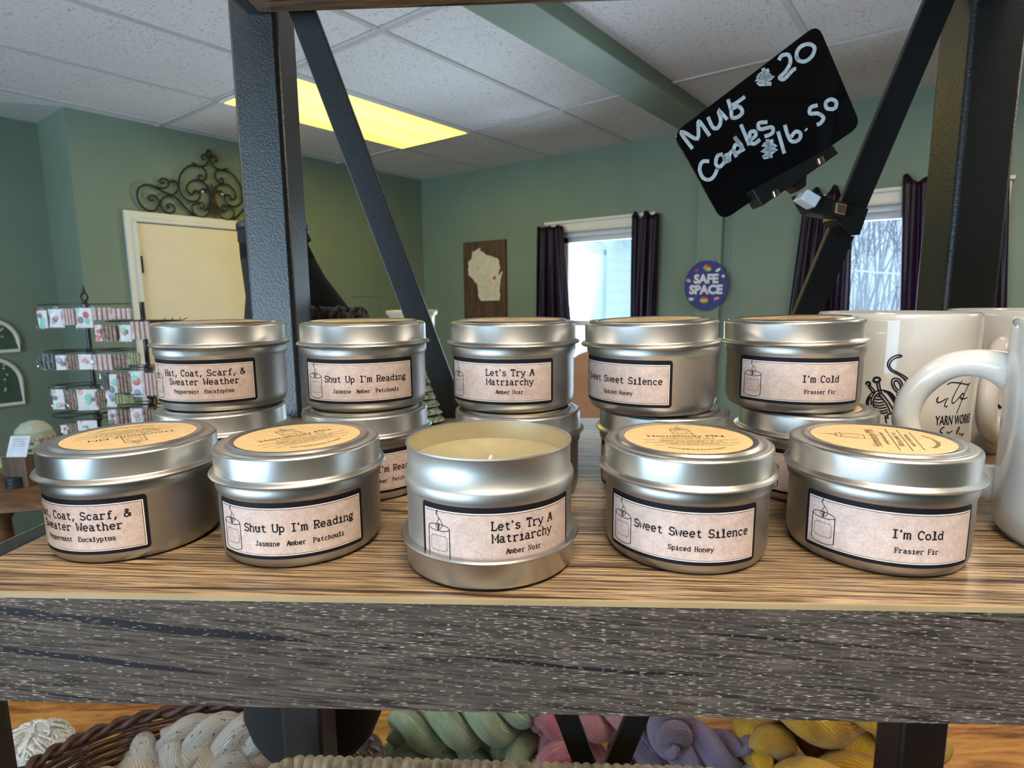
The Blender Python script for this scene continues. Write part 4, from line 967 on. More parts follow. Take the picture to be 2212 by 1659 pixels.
ST2 += [(0, 0.0006, cm(p)) for p in ([(815, 498), (720, 515), (640, 540), (590, 570), (585, 620), (602, 640)], [(525, 775), (560, 745), (620, 740), (690, 750), (800, 780)],
        [(975, 790), (1000, 750), (980, 800), (1000, 825), (1050, 810), (1110, 770)], [(1135, 760), (1100, 820), (1090, 870), (1110, 885), (1130, 870)],
        [(1330, 520), (1260, 640), (1200, 760), (1190, 820), (1215, 830), (1300, 740), (1340, 700)], [(1120, 580), (1180, 550), (1280, 555), (1400, 575), (1440, 555)],
        [(1420, 575), (1370, 680), (1310, 830), (1250, 980)], [(1310, 740), (1330, 700), (1355, 720), (1330, 770), (1300, 750), (1330, 780), (1400, 755)],
        [(1060, 1170), (1035, 1200), (1025, 1225), (1060, 1250)], [(1085, 1172), (1070, 1165), (1055, 1175)], [(1120, 1225), (1140, 1245), (1195, 1215)], [(1250, 1255), (1290, 1190), (1280, 1165), (1255, 1230), (1250, 1270)], [(1290, 1240), (1300, 1270)], [(1325, 1250), (1320, 1280), (1355, 1250)])]
prm = print_on(g2, *M2, ST2, 'mug_print')
m = MB(); v, f = font_mesh('YARN WORKS', 0.0071, 0.00012)
a0 = onmug(*M2, *cm([(955, 1080)])[0]); a1 = onmug(*M2, *cm([(1370, 1070)])[0])
xs_ = [p.x for p in v]; x0 = min(xs_); wfull = max(xs_)-x0; k = (a1[0]-a0[0])/(wfull*0.80)
m.add([(a0[0]+(p.x-x0)*k, a0[1]-0.0022+p.y, 0.0001) for p in v], f, 0)
m.warp(lambda p: Vector(((MR+0.00012+p.z)*cos(p.x/(MR+0.00012)), (MR+0.00012+p.z)*sin(p.x/(MR+0.00012)), p.y))); m.build('mug_lettering', M_INK, prm, smooth=0)
print_on(g3, *M3, [(0, 0.0007, cm([(1810, 555), (1850, 525), (1900, 518), (1955, 525), (1940, 580), (1930, 630)])), (0, 0.0016, cm([(1735, 770), (1800, 840), (1865, 908)])), (0, 0.0010, cm([(1700, 45), (1760, 30), (1815, 42)]))], 'mug_print')
cn = thing('frosted_cone', 'tiny frosted green cone ornament at the shelf back beside a brace', 'ornament', S(-0.0925, 0.457, 0), SHELF_ROT)
random.seed(9); m = MB()
for k in range(7): m.lathe([(0.0165*(1-k/7.5), 0.006*k+0.002), (0.0165*(1-(k+1.5)/7.8)*0.6, 0.006*k+0.0095)], 18)
m.lathe([(0, 0), (0.008, 0), (0.008, 0.003), (0.002, 0.004)], 16); m.warp(lambda p: Vector((p.x+random.uniform(-.0008, .0008), p.y+random.uniform(-.0008, .0008), p.z)))
m.build('cone', simple('frosted_green', (0.22, 0.28, 0.20), 0.5, nscale=420, nstr=0.48), cn, smooth=0)

# ------------------------------------------------------------------ seagrass tray on the shelf below
TZ = SHELF_Z - 0.345
tr = thing('seagrass_tray', 'shallow tan seagrass tray with wrapped rim on the lower shelf', 'tray', S(-0.034, 0.33, -0.3435), SHELF_ROT)
def rrect(hx, hy, r, n=10): return arc(hx-r, hy-r, r, r, 0, 90, n)+arc(-hx+r, hy-r, r, r, 90, 180, n)+arc(-hx+r, -hy+r, r, r, 180, 270, n)+arc(hx-r, -hy+r, r, r, 270, 360, n)
HX, HY, HZ = 0.200, 0.112, 0.041
loop = resample([(x, y, 0) for x, y in rrect(HX, HY, 0.03)+[(HX, HY-0.03)]], 0.0011)[:-1]
random.seed(11)
m = MB(); L_ = len(loop)
m.tube([(p[0], p[1], HZ) for p in loop], lambda t, g: 0.0070+0.0024*abs(sin(pi*t*138+0.35*g))**0.6, 16, closed=True)
# slant the wraps
m.build('tray_rim', M_SEAGRASS, tr, smooth=60)
m = MB()
for k in range(5): m.tube([(p[0]*(0.985+0.002*k), p[1]*(0.985+0.002*k), 0.006+0.0075*k) for p in loop[::3]], lambda t, k=k: 0.0046+0.0012*sin(2*pi*t*60+k*pi), 8, closed=True)
m.build('tray_wall', M_SEAGRASS, tr, smooth=60)
m = MB(); m.prism(rrect(HX-0.004, HY-0.004, 0.03), 0.0, 0.005); m.build('tray_base', M_SEAGRASS, tr, smooth=0)

# ------------------------------------------------------------------ display table behind the unit
TT = HC - 0.84
tb = thing('display_table', 'wide orange rustic wood table behind the shelving unit', 'table', (*K(0.1, 1.22).to_2d(), 0), YAW)
m = MB().box((0, 0, TT-0.0225), (2.9, 1.18, 0.045)); m.build('tabletop', M_TABLE, tb, smooth=0, bevel=0.006)
for sx in (-1, 1):
    for sy in (-1, 1): MB().box((sx*1.35, sy*0.45, (TT-0.045)/2), (0.08, 0.08, TT-0.045)).build('leg', M_BRWOOD, tb, smooth=0, bevel=0.005)

def hank_mesh(L, rh, rt, turns, ph, loops=True, ends=0.55, wob=0.0):
    m = MB(); n = 84
    for s in (0, pi):
        P = []; 
        for i in range(n+1):
            t = i/n; e = max(0.0, 1-abs(2*t-1)**4*0.75); a = 2*pi*turns*t+ph+s
            P.append(((t-0.5)*L, rh*e*cos(a)+wob*sin(5*t), rh*e*sin(a)))
        m.tube(P, lambda t: rt*(ends+(1-ends)*max(0, 1-abs(2*t-1)**3.5)), 26)
    return m
def hank(loc, rz, L, rh, rt, turns, ph, mat, label, group, tiltx=0, tilty=0, **kw):
    r = thing('yarn_skein', label, 'yarn skein', loc, 0, group); r.rotation_euler = (tiltx, tilty, rz)
    hank_mesh(L, rh, rt, turns, ph, **kw).build('twisted_strands', mat, r, smooth=180)
    c = MB().tube(smooth_path([(L*0.47, 0, rt*0.2), (L*0.55, rt*0.5, rt*0.7), (L*0.60, 0.0, rt*1.1), (L*0.56, -rt*0.5, rt*0.8), (L*0.47, 0, rt*0.1)], 5), rt*0.30, 8).build('end_loop', mat, r, smooth=180)
    HANKS.append((r, Vector((cos(rz), sin(rz), 0)), L*0.40, (rh+rt)*0.60)); return r
HANKS = []
def relax(items, floor, n=14):
    for _ in range(n):
        for i in range(len(items)):
            for j in range(i+1, len(items)):
                A, B = items[i], items[j]; best = None
                for p in (-1, -.5, 0, .5, 1):
                    for q in (-1, -.5, 0, .5, 1):
                        v = (A[0].location+A[1]*(p*A[2]))-(B[0].location+B[1]*(q*B[2]))
                        if best is None or v.length < best.length: best = v
                d = A[3]+B[3]-best.length
                if d > 0:
                    nn = best.normalized() if best.length > 1e-5 else Vector((0, 0, 1)); nn.z *= 0.7; nn = nn*(d*0.25)
                    A[0].location += nn; B[0].location -= nn
        for A in items: A[0].location.z = max(A[0].location.z, floor+A[3])
def at(px, py, zt): return at_z(px, py, TT+zt)
D0 = YAW
# green skeins
G1 = 'sage green skeins'
hank(at(1000, 1585, 0.085), D0+radians(6), 0.235, 0.0224, 0.0232, 1.95, 0.5, Y_GREEN, 'upper sage green skein lying behind its olive-tinged neighbour', G1)
hank(at(985, 1640, 0.040), D0+radians(-4), 0.220, 0.0206, 0.0216, 1.95, 2.4, Y_GREEN, 'lower pale sage skein nearest the dark dress form', G1)
hank(at(1115, 1600, 0.055), D0+radians(-70), 0.200, 0.0224, 0.0232, 1.62, 0.2, Y_OLIVE, 'olive green skein lying beside the pink skeins', G1)
hank(at(1052, 1655, 0.035), D0+radians(20), 0.170, 0.0172, 0.0184, 1.95, 1.2, Y_OLIVE, 'olive skein in front, half hidden by the tray rim', G1)
hank(at(930, 1632, 0.055), D0+radians(55), 0.15, 0.020, 0.022, 1.5, 1.9, Y_GREEN, 'short pale sage skein at the edge nearest the dress form', G1)
hank(at(1085, 1560, 0.075), D0+radians(-30), 0.17, 0.020, 0.023, 1.75, 0.3, Y_GREEN, 'sage skein at the back, just under the shelf edge', G1)
G2_ = 'pink skeins'
hank(at(1268, 1575, 0.080), D0+radians(10), 0.200, 0.0224, 0.0232, 1.62, 1.7, Y_PINK, 'upper pink skein seen between the two braces', G2_)
hank(at(1195, 1612, 0.060), D0+radians(76), 0.190, 0.0189, 0.0208, 1.95, 0.9, Y_PINK, 'rosy pink skein standing beside the olive skein', G2_)
hank(at(1310, 1640, 0.032), D0+radians(-25), 0.170, 0.0172, 0.0184, 1.95, 0.3, Y_PINK, 'lower pink skein under the brace crossing', G2_)
G3_ = 'purple skeins'
hank(at(1500, 1600, 0.075), D0+radians(-8), 0.190, 0.0241, 0.0248, 1.62, 0.9, Y_PURPLE, 'upper dusty purple skein against the yellow ones', G3_)
hank(at(1455, 1575, 0.080), D0+radians(70), 0.160, 0.0189, 0.0208, 1.95, 0.2, Y_PURPLE, 'greyish purple skein tucked behind a brace', G3_)
hank(at(1500, 1655, 0.034), D0+radians(-12), 0.220, 0.0189, 0.0208, 1.95, 2.6, Y_PURPLE, 'lower purple skein behind the tray rim corner', G3_)
G4_ = 'mustard skeins'
hank(at(1745, 1592, 0.085), D0+radians(-14), 0.25, 0.034, 0.038, 1.0, 0.6, Y_YELLOW, 'large upper mustard yellow skein', G4_)
hank(at(1660, 1570, 0.075), D0+radians(60), 0.20, 0.026, 0.030, 1.5, 1.1, Y_YELLOW, 'mustard skein at the back beside the purple yarn', G4_)
hank(at(1715, 1650, 0.040), D0+radians(12), 0.20, 0.032, 0.036, 1.0, 2.2, Y_YELLOW, 'lower mustard skein towards the tray rim', G4_)
hank(at(1830, 1650, 0.044), D0+radians(-30), 0.19, 0.030, 0.036, 1.0, 0.2, Y_YELLOW, 'lower mustard skein towards the metal post', G4_)
hank(at(1632, 1640, 0.030), D0+radians(50), 0.14, 0.018, 0.022, 1.5, 0.7, Y_CREAM, 'pale buttery skein wedged between purple and mustard yarn', G4_)

relax(HANKS, TT); HANKS.clear()
# dark willow basket of speckled yarn
bc = K(-0.475, 0.765); bc.z = TT; BRX, BRY, BHT = 0.275, 0.17, 0.135
bk = thing('willow_basket', 'big dark brown willow basket holding speckled white yarn', 'basket', bc, YAW)
def brad(z): return 0.70+0.30*(z/BHT)**0.7
NS = 18
m = MB(); random.seed(2)
for k in range(24):
    z = 0.006+BHT*0.95*k/23
    P = []
    for i in range(NS*6):
        a = 2*pi*i/(NS*6); w_ = 0.0026*cos(NS/2*a+pi*k)+random.uniform(-.0006, .0006); f = brad(z)
        P.append(((BRX*f+w_)*cos(a), (BRY*f+w_)*sin(a), z+random.uniform(-.0008, .0008)))
    m.tube(P, 0.0031, 6, closed=True)
m.build('woven_rods', M_WICKER, bk, smooth=60)
m = MB()
for i in range(NS): 
    a = 2*pi*(i+0.5)/NS; m.tube([(BRX*brad(z)*cos(a), BRY*brad(z)*sin(a), z) for z in (0.002, BHT*.3, BHT*.65, BHT)], 0.0034, 6)
m.build('basket_stakes', M_WICKER, bk, smooth=60)
m = MB()
for s in (0, pi): m.tube([((BRX+0.006*cos(22*a+s))*cos(a), (BRY+0.006*cos(22*a+s))*sin(a), BHT+0.006*sin(22*a+s)) for a in [2*pi*i/160 for i in range(160)]], 0.0058, 7, closed=True)
m.build('basket_rim', M_WICKER, bk, smooth=60)
m = MB().lathe([(0, 0.006), (1, 0.006), (1, 0.0), (0, 0.0)], 48); m.warp(lambda p: Vector((p.x*BRX*.7, p.y*BRY*.7, p.z))); m.build('basket_floor', M_WICKER, bk, smooth=0)
GS = 'speckled skeins in the willow basket'
hank(at(478, 1596, 0.105), D0+radians(2), 0.20, 0.020, 0.0215, -2.0, 0.9, Y_SPECK, 'speckled white skein on top of the yarn in the willow basket', GS)
hank(at(352, 1640, 0.085), D0+radians(-18), 0.13, 0.018, 0.021, 1.0, 0.4, Y_SPECK, 'small speckled skein against the willow basket wall', GS)
hank(at(530, 1605, 0.085), D0+radians(80), 0.15, 0.020, 0.024, 1.5, 1.4, Y_SPECK, 'speckled skein end beside the dark dress form', GS)
hank(at(465, 1652, 0.070), D0+radians(14), 0.20, 0.024, 0.028, 1.25, 2.0, Y_CREAM, 'oatmeal skein with rosy tint below the speckled ones', GS)
hank(at(330, 1690, 0.06), D0+radians(8), 0.18, 0.022, 0.026, 1.5, 0.8, Y_CREAM, 'oatmeal skein low in the willow basket, nearest the picture bottom', GS)
lw_ = thing('loose_yarn', 'loose fluffy white skein on clear plastic beside the willow basket', 'yarn skein', at(82, 1618, 0.045), YAW)
random.seed(4); m = MB()
m.lathe([(0.0, -0.042), (0.030, -0.040), (0.044, -0.015), (0.046, 0.006), (0.036, 0.028), (0.016, 0.038), (0, 0.040)], 32, T=Matrix.Scale(1.25, 4, (1, 0, 0)))
core = m.build('yarn_core', Y_WHITE, lw_, smooth=180)
m = MB()
for k in range(95):
    a = random.uniform(0, 2*pi); b = random.uniform(0.1, 1.2); tw_ = random.uniform(-.8, .8); R = 0.046
    P = [(1.25*R*cos(a+tw_*t)*cos(b*(1.25*t-.15)), R*sin(a+tw_*t)*cos(b*(1.25*t-.15)), R*0.95*sin(b*(1.25*t-.15)+0.15)-0.002+0.002*sin(9*t+k)) for t in [i/8 for i in range(9)]]
    m.tube(P, 0.0022, 5)
st_ = m.build('loose_strands', Y_WHITE, lw_, smooth=180); st_['kind'] = 'stuff'
MB().tube([(0.022+0.014*cos(t), -0.01, 0.048+0.016*sin(t)) for t in [2*pi*i/20 for i in range(21)]], 0.0028, 6).build('yarn_loop', Y_WHITE, lw_, smooth=180)
m = MB().lathe([(0, -0.0448), (0.062, -0.0446), (0.066, -0.04)], 24, T=Matrix.Scale(1.2, 4, (1, 0, 0))); m.build('plastic_wrap', simple('thin_white_plastic', (0.66, 0.66, 0.68), 0.3), lw_, smooth=60)

# ------------------------------------------------------------------ dress form
DFD = 0.572
def kx(px, py, D): p = RZ.transposed() @ (at_depth(px, py, D)-CAMP); return p.x, p.z
SEC = [(478, 520, 655), (481, 511, 664), (497, 511, 665), (501, 514, 662), (512, 515, 668), (520, 515, 672), (527, 518, 664), (560, 521, 680), (600, 527, 702), (640, 533, 733), (690, 530, 770), (760, 520, 800), (850, 514, 815), (950, 520, 806), (1100, 536, 770), (1250, 534, 785), (1400, 526, 815), (1540, 530, 824), (1585, 548, 805), (1618, 572, 775), (1636, 600, 745), (1640, 640, 700)]
xc0, zc0 = kx(650, 1640, DFD)
df = thing('dress_form', 'black dress form torso on a pole stand behind the blue-lit post', 'dress form', (*K(xc0, DFD).to_2d(), 0), YAW)
def loft(rows, n=40):
    m = MB(); vs = []; fs = []
    for py, l, r in rows:
        xl, z = kx(l, py, DFD); xr, _ = kx(r, py, DFD); cx, hw = (xl+xr)/2-xc0, (xr-xl)/2
        for i in range(n): a = 2*pi*i/n; vs.append((cx+hw*cos(a), 0.52*hw*sin(a), z+HC))
    for k in range(len(rows)-1):
        for i in range(n): j = (i+1) % n; fs.append((k*n+j, k*n+i, (k+1)*n+i, (k+1)*n+j))
    fs.append(tuple(range(n))); fs.append(tuple(range(len(rows)*n-1, (len(rows)-1)*n-1, -1))); m.add(vs, fs); return m
loft(SEC[6:]).build('torso', M_BLACKCLOTH, df, smooth=60)
loft(SEC[:3]).build('neck_cap', M_CAPBLUE, df, smooth=50, bevel=0.002)
loft(SEC[2:8]).build('collar', M_BLACKCLOTH, df, smooth=60)
px_, _ = kx(722, 1640, DFD); zb_ = kx(650, 1640, DFD)[1]+HC
MB().lathe([(0.016, 0.014), (0.016, zb_+0.03)], 24, T=Matrix.Translation((px_-xc0-0.012, 0, 0))).build('pole', M_CAPBLUE, df, smooth=60)
MB().lathe([(0, 0.016), (0.036, 0.014), (0.045, 0.006), (0.045, 0), (0, 0)], 40, T=Matrix.Translation((px_-xc0-0.012, 0, 0))).build('base', M_CAPBLUE, df, smooth=40)
sh = thing('knit_wrap', 'grey fuzzy knit wrap draped round the black dress form', 'wrap', (*K(xc0, DFD).to_2d(), HC), YAW)
random.seed(6)
xl, z1 = kx(545, 672, DFD); xr, z2 = kx(772, 690, DFD); m = MB(); n = 60; P = []
for i in range(n):
    a = radians(-82+112*i/(n-1)); P.append(((xl+xr)/2-xc0+((xr-xl)/2+0.004)*cos(a), (0.52*(xr-xl)/2+0.006)*sin(a), (z1+z2)/2+0.004+(z2-z1)/2*cos(a)+random.uniform(-.002, .002)))
m.tube(P, lambda t: 0.0068+random.uniform(-.0015, .0015), 12)
m.build('knit_band', M_GREYKNIT, sh, smooth=180)
xe, ze = kx(760, 684, DFD); m = MB()
for k in range(26):
    a, b = random.uniform(0, 6.28), random.uniform(-1, 1); d = Vector((cos(a)*0.014, sin(a)*.012, b*0.010))
    m.tube([(xe-xc0, -0.012, ze), (xe-xc0+d.x, -0.012+d.y, ze+d.z)], 0.0016, 5)
m.build('knit_tuft', M_IRON, sh, smooth=180)

# ------------------------------------------------------------------ round table with accessory stands
RT = HC - 0.66; rc = at_z(195, 1001, RT)
rtb = thing('round_table', 'brown round wooden table by the dark green wall', 'table', (rc.x, rc.y, 0), YAW)
m = MB().lathe([(0, RT), (0.485, RT), (0.50, RT-0.008), (0.50, RT-0.024), (0.485, RT-0.03), (0, RT-0.03)], 64); m.build('tabletop', M_BRWOOD, rtb, smooth=40)
for a in (200, 250, 20, 110):
    ca, sa = cos(radians(a)), sin(radians(a))
    MB().lathe([(0.024, 0), (0.03, 0.1), (0.022, 0.3), (0.034, 0.6), (0.028, RT-0.12), (0.04, RT-0.1), (0.04, RT-0.03)], 16, T=Matrix.Translation((0.33*ca, 0.33*sa, 0))).build('leg', M_BRWOOD, rtb, smooth=40)
def depth_of(p): return (RZ.transposed() @ (Vector(p)-CAMP)).y
stands = []
def stand(px0, py_top, px1, D, tiers, rad, label, twig=None):
    top = at_depth(px0, py_top, D); r = thing('accessory_stand', label, 'display stand', (top.x, top.y, RT), YAW, 'black accessory stands')
    H = top.z-RT
    MB().lathe([(0, 0), (0.07, 0), (0.07, 0.008), (0.02, 0.014), (0, 0.014)], 24).build('base', M_BLACKPL, r, smooth=40)
    m = MB().lathe([(0.008, 0.01), (0.008, H)], 14, capt=True)
    for t in tiers: z = at_depth(px0, t, D).z-RT; m.lathe([(0.008, z-0.03), (0.014, z-0.026), (0.015, z), (0.008, z+0.006)], 14)
    m.build('pole', M_BLACKPL, r, smooth=50)
    for t in tiers:
        z = at_depth(px0, t, D).z-RT; m = MB()
        m.tube([(rad*cos(a), rad*sin(a)*0.6, z) for a in [2*pi*i/36 for i in range(36)]], 0.0018, 6, closed=True)
        for k in range(6): a = pi*k/3; m.tube([(0, 0, z), (rad*cos(a), rad*sin(a)*.6, z)], 0.0018, 6)
        m.build('tier_ring', M_BLACKPL, r, smooth=60)
    if twig:
        m = MB(); p0 = Vector((0.01, 0, at_depth(px0, 697, D).z-RT)); q = RZ.transposed() @ (at_depth(*twig, D)-top)
        P = [p0, Vector((q.x*.5, 0, p0.z+0.004)), Vector((q.x*.8, 0, p0.z+0.005)), Vector((q.x, 0, q.z+H))]
        m.tube(smooth_path(P, 5), lambda t: 0.004*(1-.7*t), 6)
        for s_ in (0.45, 0.62, 0.8): m.tube([(q.x*s_, 0, p0.z+0.004), (q.x*s_+0.008, 0, p0.z+0.018)], 0.0014, 5)
        m.build('twig_arm', M_IRON, r, smooth=60)
    else:
        MB().tube([(0.012*cos(a), 0, H+0.014+0.014*sin(a)) for a in [2*pi*i/18 for i in range(18)]], 0.0028, 6, closed=True).build('top_ring', M_BLACKPL, r, smooth=60)
        MB().lathe([(0.003, H+0.026), (0.007, H+0.034), (0.002, H+0.05), (0, H+0.06)], 10).build('finial', M_BLACKPL, r, smooth=60)
    return r
DA, DB = 2.14, 2.10
stand(183, 650, 190, DA, (657, 757, 832, 893), 0.155, 'black accessory stand with ring top nearest the arched frames')
stand(306, 652, 322, DB, (693, 793, 845, 873), 0.125, 'black accessory stand with a twig arm in front of the cream door', twig=(405, 686))
CARDM = {'w': simple('white_card', (0.74, 0.72, 0.74), 0.5), 'b': simple('brown_card', (0.30, 0.19, 0.15), 0.6, nscale=90, nstr=0.3), 'p': simple('blush_card', (0.62, 0.45, 0.42), 0.6, nscale=60, nstr=0.1), 'k': simple('charcoal_card', (0.10, 0.10, 0.11), 0.6, nscale=120, nstr=0.4), 'o': simple('olive_card', (0.34, 0.36, 0.18), 0.6, nscale=90, nstr=0.2)}
CHARM = [simple('charm_%s' % n, c, 0.4) for n, c in (('coral', (0.62, 0.10, 0.10)), ('mint', (0.25, 0.62, 0.46)), ('grey', (0.16, 0.18, 0.20)), ('rose', (0.66, 0.30, 0.32)), ('violet', (0.30, 0.28, 0.48)))]
CNAME = {'w': 'white', 'b': 'brown', 'p': 'blush pink', 'k': 'charcoal', 'o': 'olive'}
ORD = ['first', 'second', 'third', 'fourth', 'fifth', 'sixth', 'seventh', 'eighth']
random.seed(21)
def packet(x0, y0, x1, y1, typ, D, label, group, idx):
    a = at_depth(x0, y1, D); b = at_depth(x1, y0, D); ww = ((b-a).to_2d()).length; hh = b.z-a.z; c = (a+b)/2
    r = thing('card_packet', label, 'packet', (c.x, c.y, b.z), YAW+radians(random.uniform(-12, 12)), group)
    n = 1 if typ == 'w' else 4
    for k in range(n):
        xk = 0 if n == 1 else -ww*0.36+ww*0.72*k/(n-1)
        cw_ = ww*0.86 if n == 1 else ww*0.16
        cd = MB().box((xk, 0, -hh*0.53), (cw_, 0.0015 if n == 1 else 0.012, hh*0.80)).build('card', CARDM[typ], r, smooth=0)
        if n == 1:
            m = MB(); mats = CHARM
            for q in range(3):
                rr = hh*random.uniform(.09, .17); px__ = random.uniform(-.22, .22)*ww; pz = -hh*random.uniform(.38, .82)
                m.lathe([(0, -0.0016), (rr*.7, -0.0012), (rr, 0)], 12, random.randrange(5), T=Matrix.Translation((px__, -0.0012, pz)) @ Matrix.Rotation(pi/2, 4, 'X') @ Matrix.Scale(-1, 4, (0, 0, 1)))
            m.lathe([(0, -0.001), (hh*.09, 0)], 10, idx % 2, T=Matrix.Translation((-ww*.25, -0.0012, -hh*0.22)) @ Matrix.Rotation(pi/2, 4, 'X'))
            m.build('charms', mats, cd, smooth=0)
    m = MB(); nx, nz = 5, 6; vs = []; fs = []
    for s in (-1, 1):
        for j in range(nz+1):
            for i in range(nx+1):
                u, v = i/nx, j/nz; d = 0.006*(sin(pi*u)*sin(pi*min(1, v*1.1)))**0.5+random.uniform(0, .002) if 0 < i < nx and 0 < j < nz else 0.0008
                vs.append(((u-.5)*ww, s*(d+(0.007 if n > 1 else 0)), -hh*v))
    q = (nx+1)*(nz+1)
    for s in range(2):
        for j in range(nz):
            for i in range(nx): a_ = s*q+j*(nx+1)+i; fs.append((a_, a_+1, a_+nx+2, a_+nx+1))
    m.add(vs, fs); m.build('film_pouch', M_FILM, r, smooth=40)
ROWS = [('top tier of the ring-topped stand', DA-0.09, [(78, 664, 103, 712, 'w'), (105, 661, 138, 711, 'w'), (139, 661, 160, 705, 'p'), (160, 658, 202, 712, 'w'), (203, 660, 241, 693, 'p'), (243, 662, 285, 691, 'p')]),
        ('middle tier of the ring-topped stand', DA-0.09, [(84, 760, 121, 800, 'k'), (122, 762, 147, 802, 'w'), (147, 762, 168, 801, 'b'), (168, 760, 200, 801, 'w'), (202, 760, 246, 802, 'p'), (248, 760, 279, 796, 'b'), (280, 758, 300, 790, 'o')]),
        ('third tier of the ring-topped stand', DA-0.09, [(113, 834, 142, 888, 'w'), (143, 838, 168, 886, 'b'), (168, 834, 210, 890, 'w'), (210, 840, 226, 880, 'b'), (227, 838, 252, 882, 'w')]),
        ('bottom tier of the ring-topped stand', DA-0.09, [(128, 915, 150, 940, 'w'), (150, 912, 168, 938, 'b'), (168, 905, 210, 932, 'w')]),
        ('top tier of the twig-armed stand', DB-0.07, [(206, 696, 222, 740, 'w'), (222, 697, 253, 740, 'b'), (254, 696, 285, 741, 'w'), (286, 688, 322, 736, 'p')]),
        ('middle tier of the twig-armed stand', DB-0.07, [(221, 800, 234, 842, 'k'), (235, 802, 255, 852, 'w'), (256, 800, 281, 850, 'b'), (281, 793, 310, 862, 'w'), (311, 798, 336, 858, 'p')]),
        ('third tier of the twig-armed stand', DB-0.07, [(248, 848, 270, 874, 'o'), (271, 850, 288, 872, 'o')]),
        ('bottom tier of the twig-armed stand', DB-0.07, [(236, 880, 254, 918, 'w'), (254, 880, 283, 918, 'b'), (284, 876, 310, 918, 'w'), (311, 878, 332, 918, 'b')])]
for nm, D, rows in ROWS:
    for i, (a, b, c, d, t) in enumerate(rows):
        packet(a, b, c, d, t, D, '%s packet of %s cards along the %s' % (ORD[i], CNAME[t], nm) if t != 'w' else '%s packet, white card with charms, along the %s' % (ORD[i], nm), 'packets on the accessory stands', i)
# knitted hat on the table
def m_knit():
    m, nt, b = nodes('fair_isle_knit'); t = nt.nodes.new('ShaderNodeTexCoord'); sep = nt.nodes.new('ShaderNodeSeparateXYZ'); lk(nt, t.outputs['Object'], sep.inputs[0])
    z = math_(nt, 'DIVIDE', sep.outputs[2], 0.155)
    col = ramp(nt, z, [(0.0, (0.36, 0.38, 0.28)), (0.20, (0.07, 0.09, 0.06)), (0.30, (0.38, 0.42, 0.32)), (0.40, (0.10, 0.15, 0.09)), (0.47, (0.34, 0.20, 0.17)), (0.55, (0.36, 0.40, 0.28)), (0.72, (0.50, 0.55, 0.48))], True)
    ck = noise(nt, coord(nt, (70, 70, 60)), 1.0, 1); lk(nt, mixc(nt, ramp_val(nt, ck, 0.5, 0.62), col, (0.45, 0.47, 0.38)), b.inputs['Base Color'])
    b.inputs['Roughness'].default_value = 0.95; bump(nt, b, noise(nt, coord(nt), 240, 2), 0.8, 0.003); return m
hp_ = at_z(80, 984, RT); hat = thing('knit_hat', 'white and green patterned knit hat on the round table', 'hat', hp_, YAW)
MB().lathe([(0.070, 0), (0.076, 0.01), (0.077, 0.05), (0.074, 0.085), (0.062, 0.12), (0.040, 0.145), (0.015, 0.154), (0, 0.155)], 40).build('knit_dome', m_knit(), hat, smooth=80)
MB().lathe([(0.071, 0.001), (0.081, 0.004), (0.082, 0.028), (0.076, 0.032)], 40).build('folded_brim', m_knit(), hat, smooth=80)
cp = at_depth(33, 970, 2.03); cd = thing('info_card', 'small white printed card leaning in front of the knit hat', 'card', (cp.x, cp.y, RT), YAW); cz = at_depth(33, 987, 2.03).z-RT
m = MB().box((0, 0, 0.035), (0.072, 0.003, 0.075)); m.warp(lambda p: Vector((p.x+p.z*.15, p.y+p.z*0.25, p.z+max(cz, 0.0)))); m.build('card_stock', simple('pale_blue_card', (0.60, 0.64, 0.74), 0.5), cd, smooth=0)
m = MB()
for k in range(4): m.box((0, -0.0018, 0.062-0.008*k), (0.05-0.008*(k % 2), 0.0006, 0.0022))
m.warp(lambda p: Vector((p.x+p.z*.15, p.y+p.z*0.25, p.z+max(cz, 0.0)))); m.build('card_text_bars', simple('card_grey_print', (0.30, 0.34, 0.42), 0.6), cd, smooth=0)
if cz > 0.003: MB().box((0, 0.01, cz/2), (0.085, 0.05, cz)).build('card_holder', M_DKWOOD, cd, smooth=0)
for i, (px, py, sx, sy, sz, mat, nm, lab, ct) in enumerate(((12, 1012, .055, .05, .045, CARDM['o'], 'soap_bar', 'olive green block at the round table edge, beside the brown block', 'block'), (52, 1012, .06, .05, .045, simple('umber_card', (0.13, 0.08, 0.03), 0.7), 'soap_bar', 'brown block on the round table, between the green block and the hat', 'block'))):
    p = at_z(px, py, RT); o = MB().box((0, 0, sz/2), (sx, sy, sz)).build(nm, mat, smooth=0, bevel=0.004); o.location = p; o.rotation_euler = (0, 0, YAW+0.3*i); tag(o, lab, ct)
random.seed(8)
dw = MB(); P = [(-0.20+0.07*i, 0.012*sin(2.1*i), 0.018+0.006*sin(1.7*i)) for i in range(7)]
dw.tube(smooth_path(P, 6), lambda t: 0.017*(0.45+0.55*sin(pi*min(1, t+0.1)))*(1+0.12*sin(19*t)), 12); o = dw.build('driftwood', M_BRWOOD, smooth=60); o.location = at_z(70, 1030, RT); o.rotation_euler = (0, 0, YAW+0.12); tag(o, 'knobby brown driftwood piece lying on the round table', 'driftwood')
tp = at_z(36, 1052, RT); 
for k in range(3):
    r = thing('black_tin', ('bottom', 'middle', 'top')[k]+' flat black tin of the small stack on the round table', 'tin', (tp.x, tp.y, RT+0.0135*k), YAW+0.2*k, 'stacked flat black tins')
    MB().lathe([(0, 0), (0.030, 0), (0.031, 0.001), (0.031, 0.008), (0, 0.008)], 28).build('tin_base', M_CAPBLUE, r, smooth=40)
    MB().lathe([(0.0322, 0.006), (0.0322, 0.0125), (0.031, 0.0134), (0, 0.0134)], 28).build('tin_lid', M_CAPBLUE, r, smooth=40)

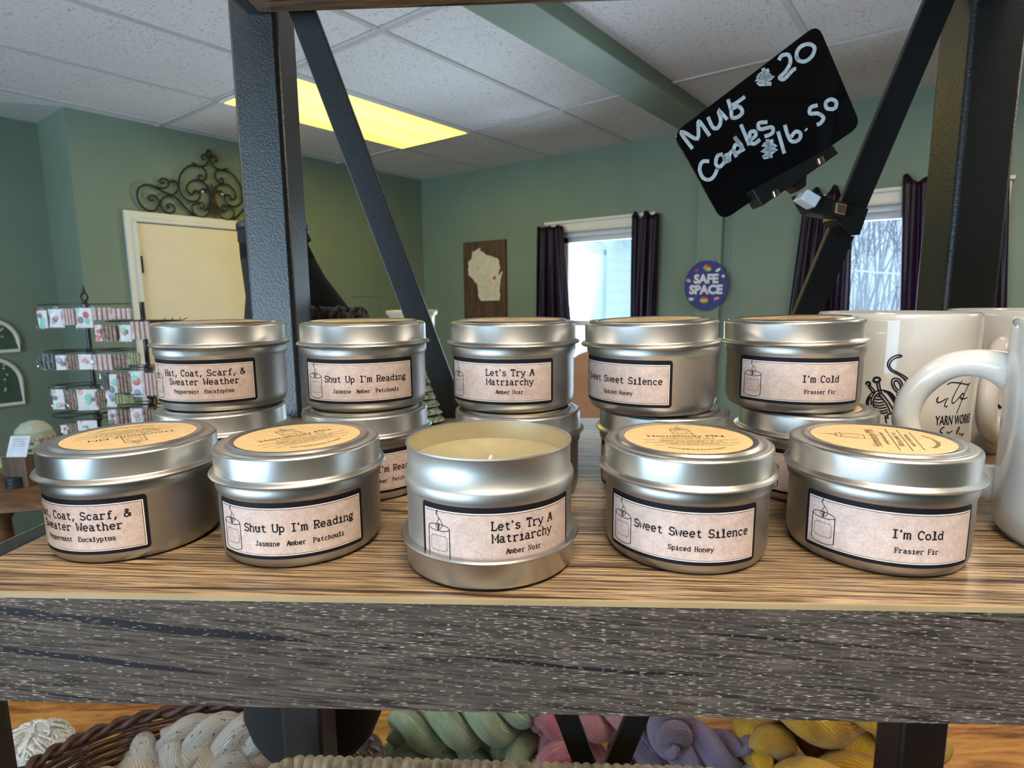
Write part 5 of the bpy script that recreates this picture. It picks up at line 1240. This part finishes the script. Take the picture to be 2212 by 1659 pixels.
# ------------------------------------------------------------------ pot on a plinth near the corner
pp = at_depth(890, 672, 2.75)
ph_ = thing('plinth', 'narrow wooden plinth under the cream pot near the room corner', 'plinth', (pp.x, pp.y, 0), 0)
MB().box((0, 0, (HC-0.40)/2), (0.16, 0.16, HC-0.40)).build('column', M_BRWOOD, ph_, smooth=0, bevel=0.004); MB().box((0, 0, HC-0.395), (0.19, 0.19, 0.02)).build('cap', M_BRWOOD, ph_, smooth=0, bevel=0.004)
pt = thing('cream_pot', 'cream pot with flared rim behind the slanted brace', 'pot', (pp.x, pp.y, HC-0.385), 0)
hr = at_depth(890, 670, 2.75).z-(HC-0.385); m = MB().lathe([(0, 0.004), (0.075, 0.0), (0.085, 0.01), (0.100, hr*.5), (0.106, hr-0.03), (0.119, hr-0.018), (0.121, hr-0.004), (0.117, hr), (0.104, hr-0.006), (0.098, hr*.5), (0.08, 0.02), (0, 0.018)], 48)
m.build('pot_body', simple('cream_ceramic', (0.66, 0.58, 0.42), 0.35), pt, smooth=50)

# ------------------------------------------------------------------ tan chair near the window
cc_ = at_depth(1300, 840, 3.35); ch = thing('tub_chair', 'tan upholstered chair with rounded back near the far window', 'chair', (cc_.x, cc_.y, 0), YAW+radians(-8))
TAN = simple('tan_upholstery', (0.46, 0.23, 0.13), 0.75, nscale=6, nstr=0.06)
bt = at_depth(1330, 762, 3.35).z
prof = [(-0.27, 0.42), (-0.27, bt-0.22)] + [(0.27*cos(radians(a)), bt-0.22+0.22*sin(radians(a))) for a in range(165, 14, -15)] + [(0.27, bt-0.22), (0.27, 0.42)]
m = MB(); m.prism(prof[::-1], -0.05, 0.05); m.warp(lambda p: Vector((p.x, p.z+0.22-0.25*(p.x)**2*2, p.y))); m.build('backrest', TAN, ch, smooth=40, bevel=0.02)
MB().box((0, -0.02, 0.44), (0.54, 0.50, 0.12)).build('seat', TAN, ch, smooth=30, bevel=0.03)
for sx in (-1, 1):
    for sy in (-1, 1): MB().lathe([(0.014, 0), (0.024, 0.38), (0.0, 0.385)], 12, T=Matrix.Translation((sx*0.21, sy*0.19, 0))).build('leg', M_DKWOOD, ch, smooth=40)
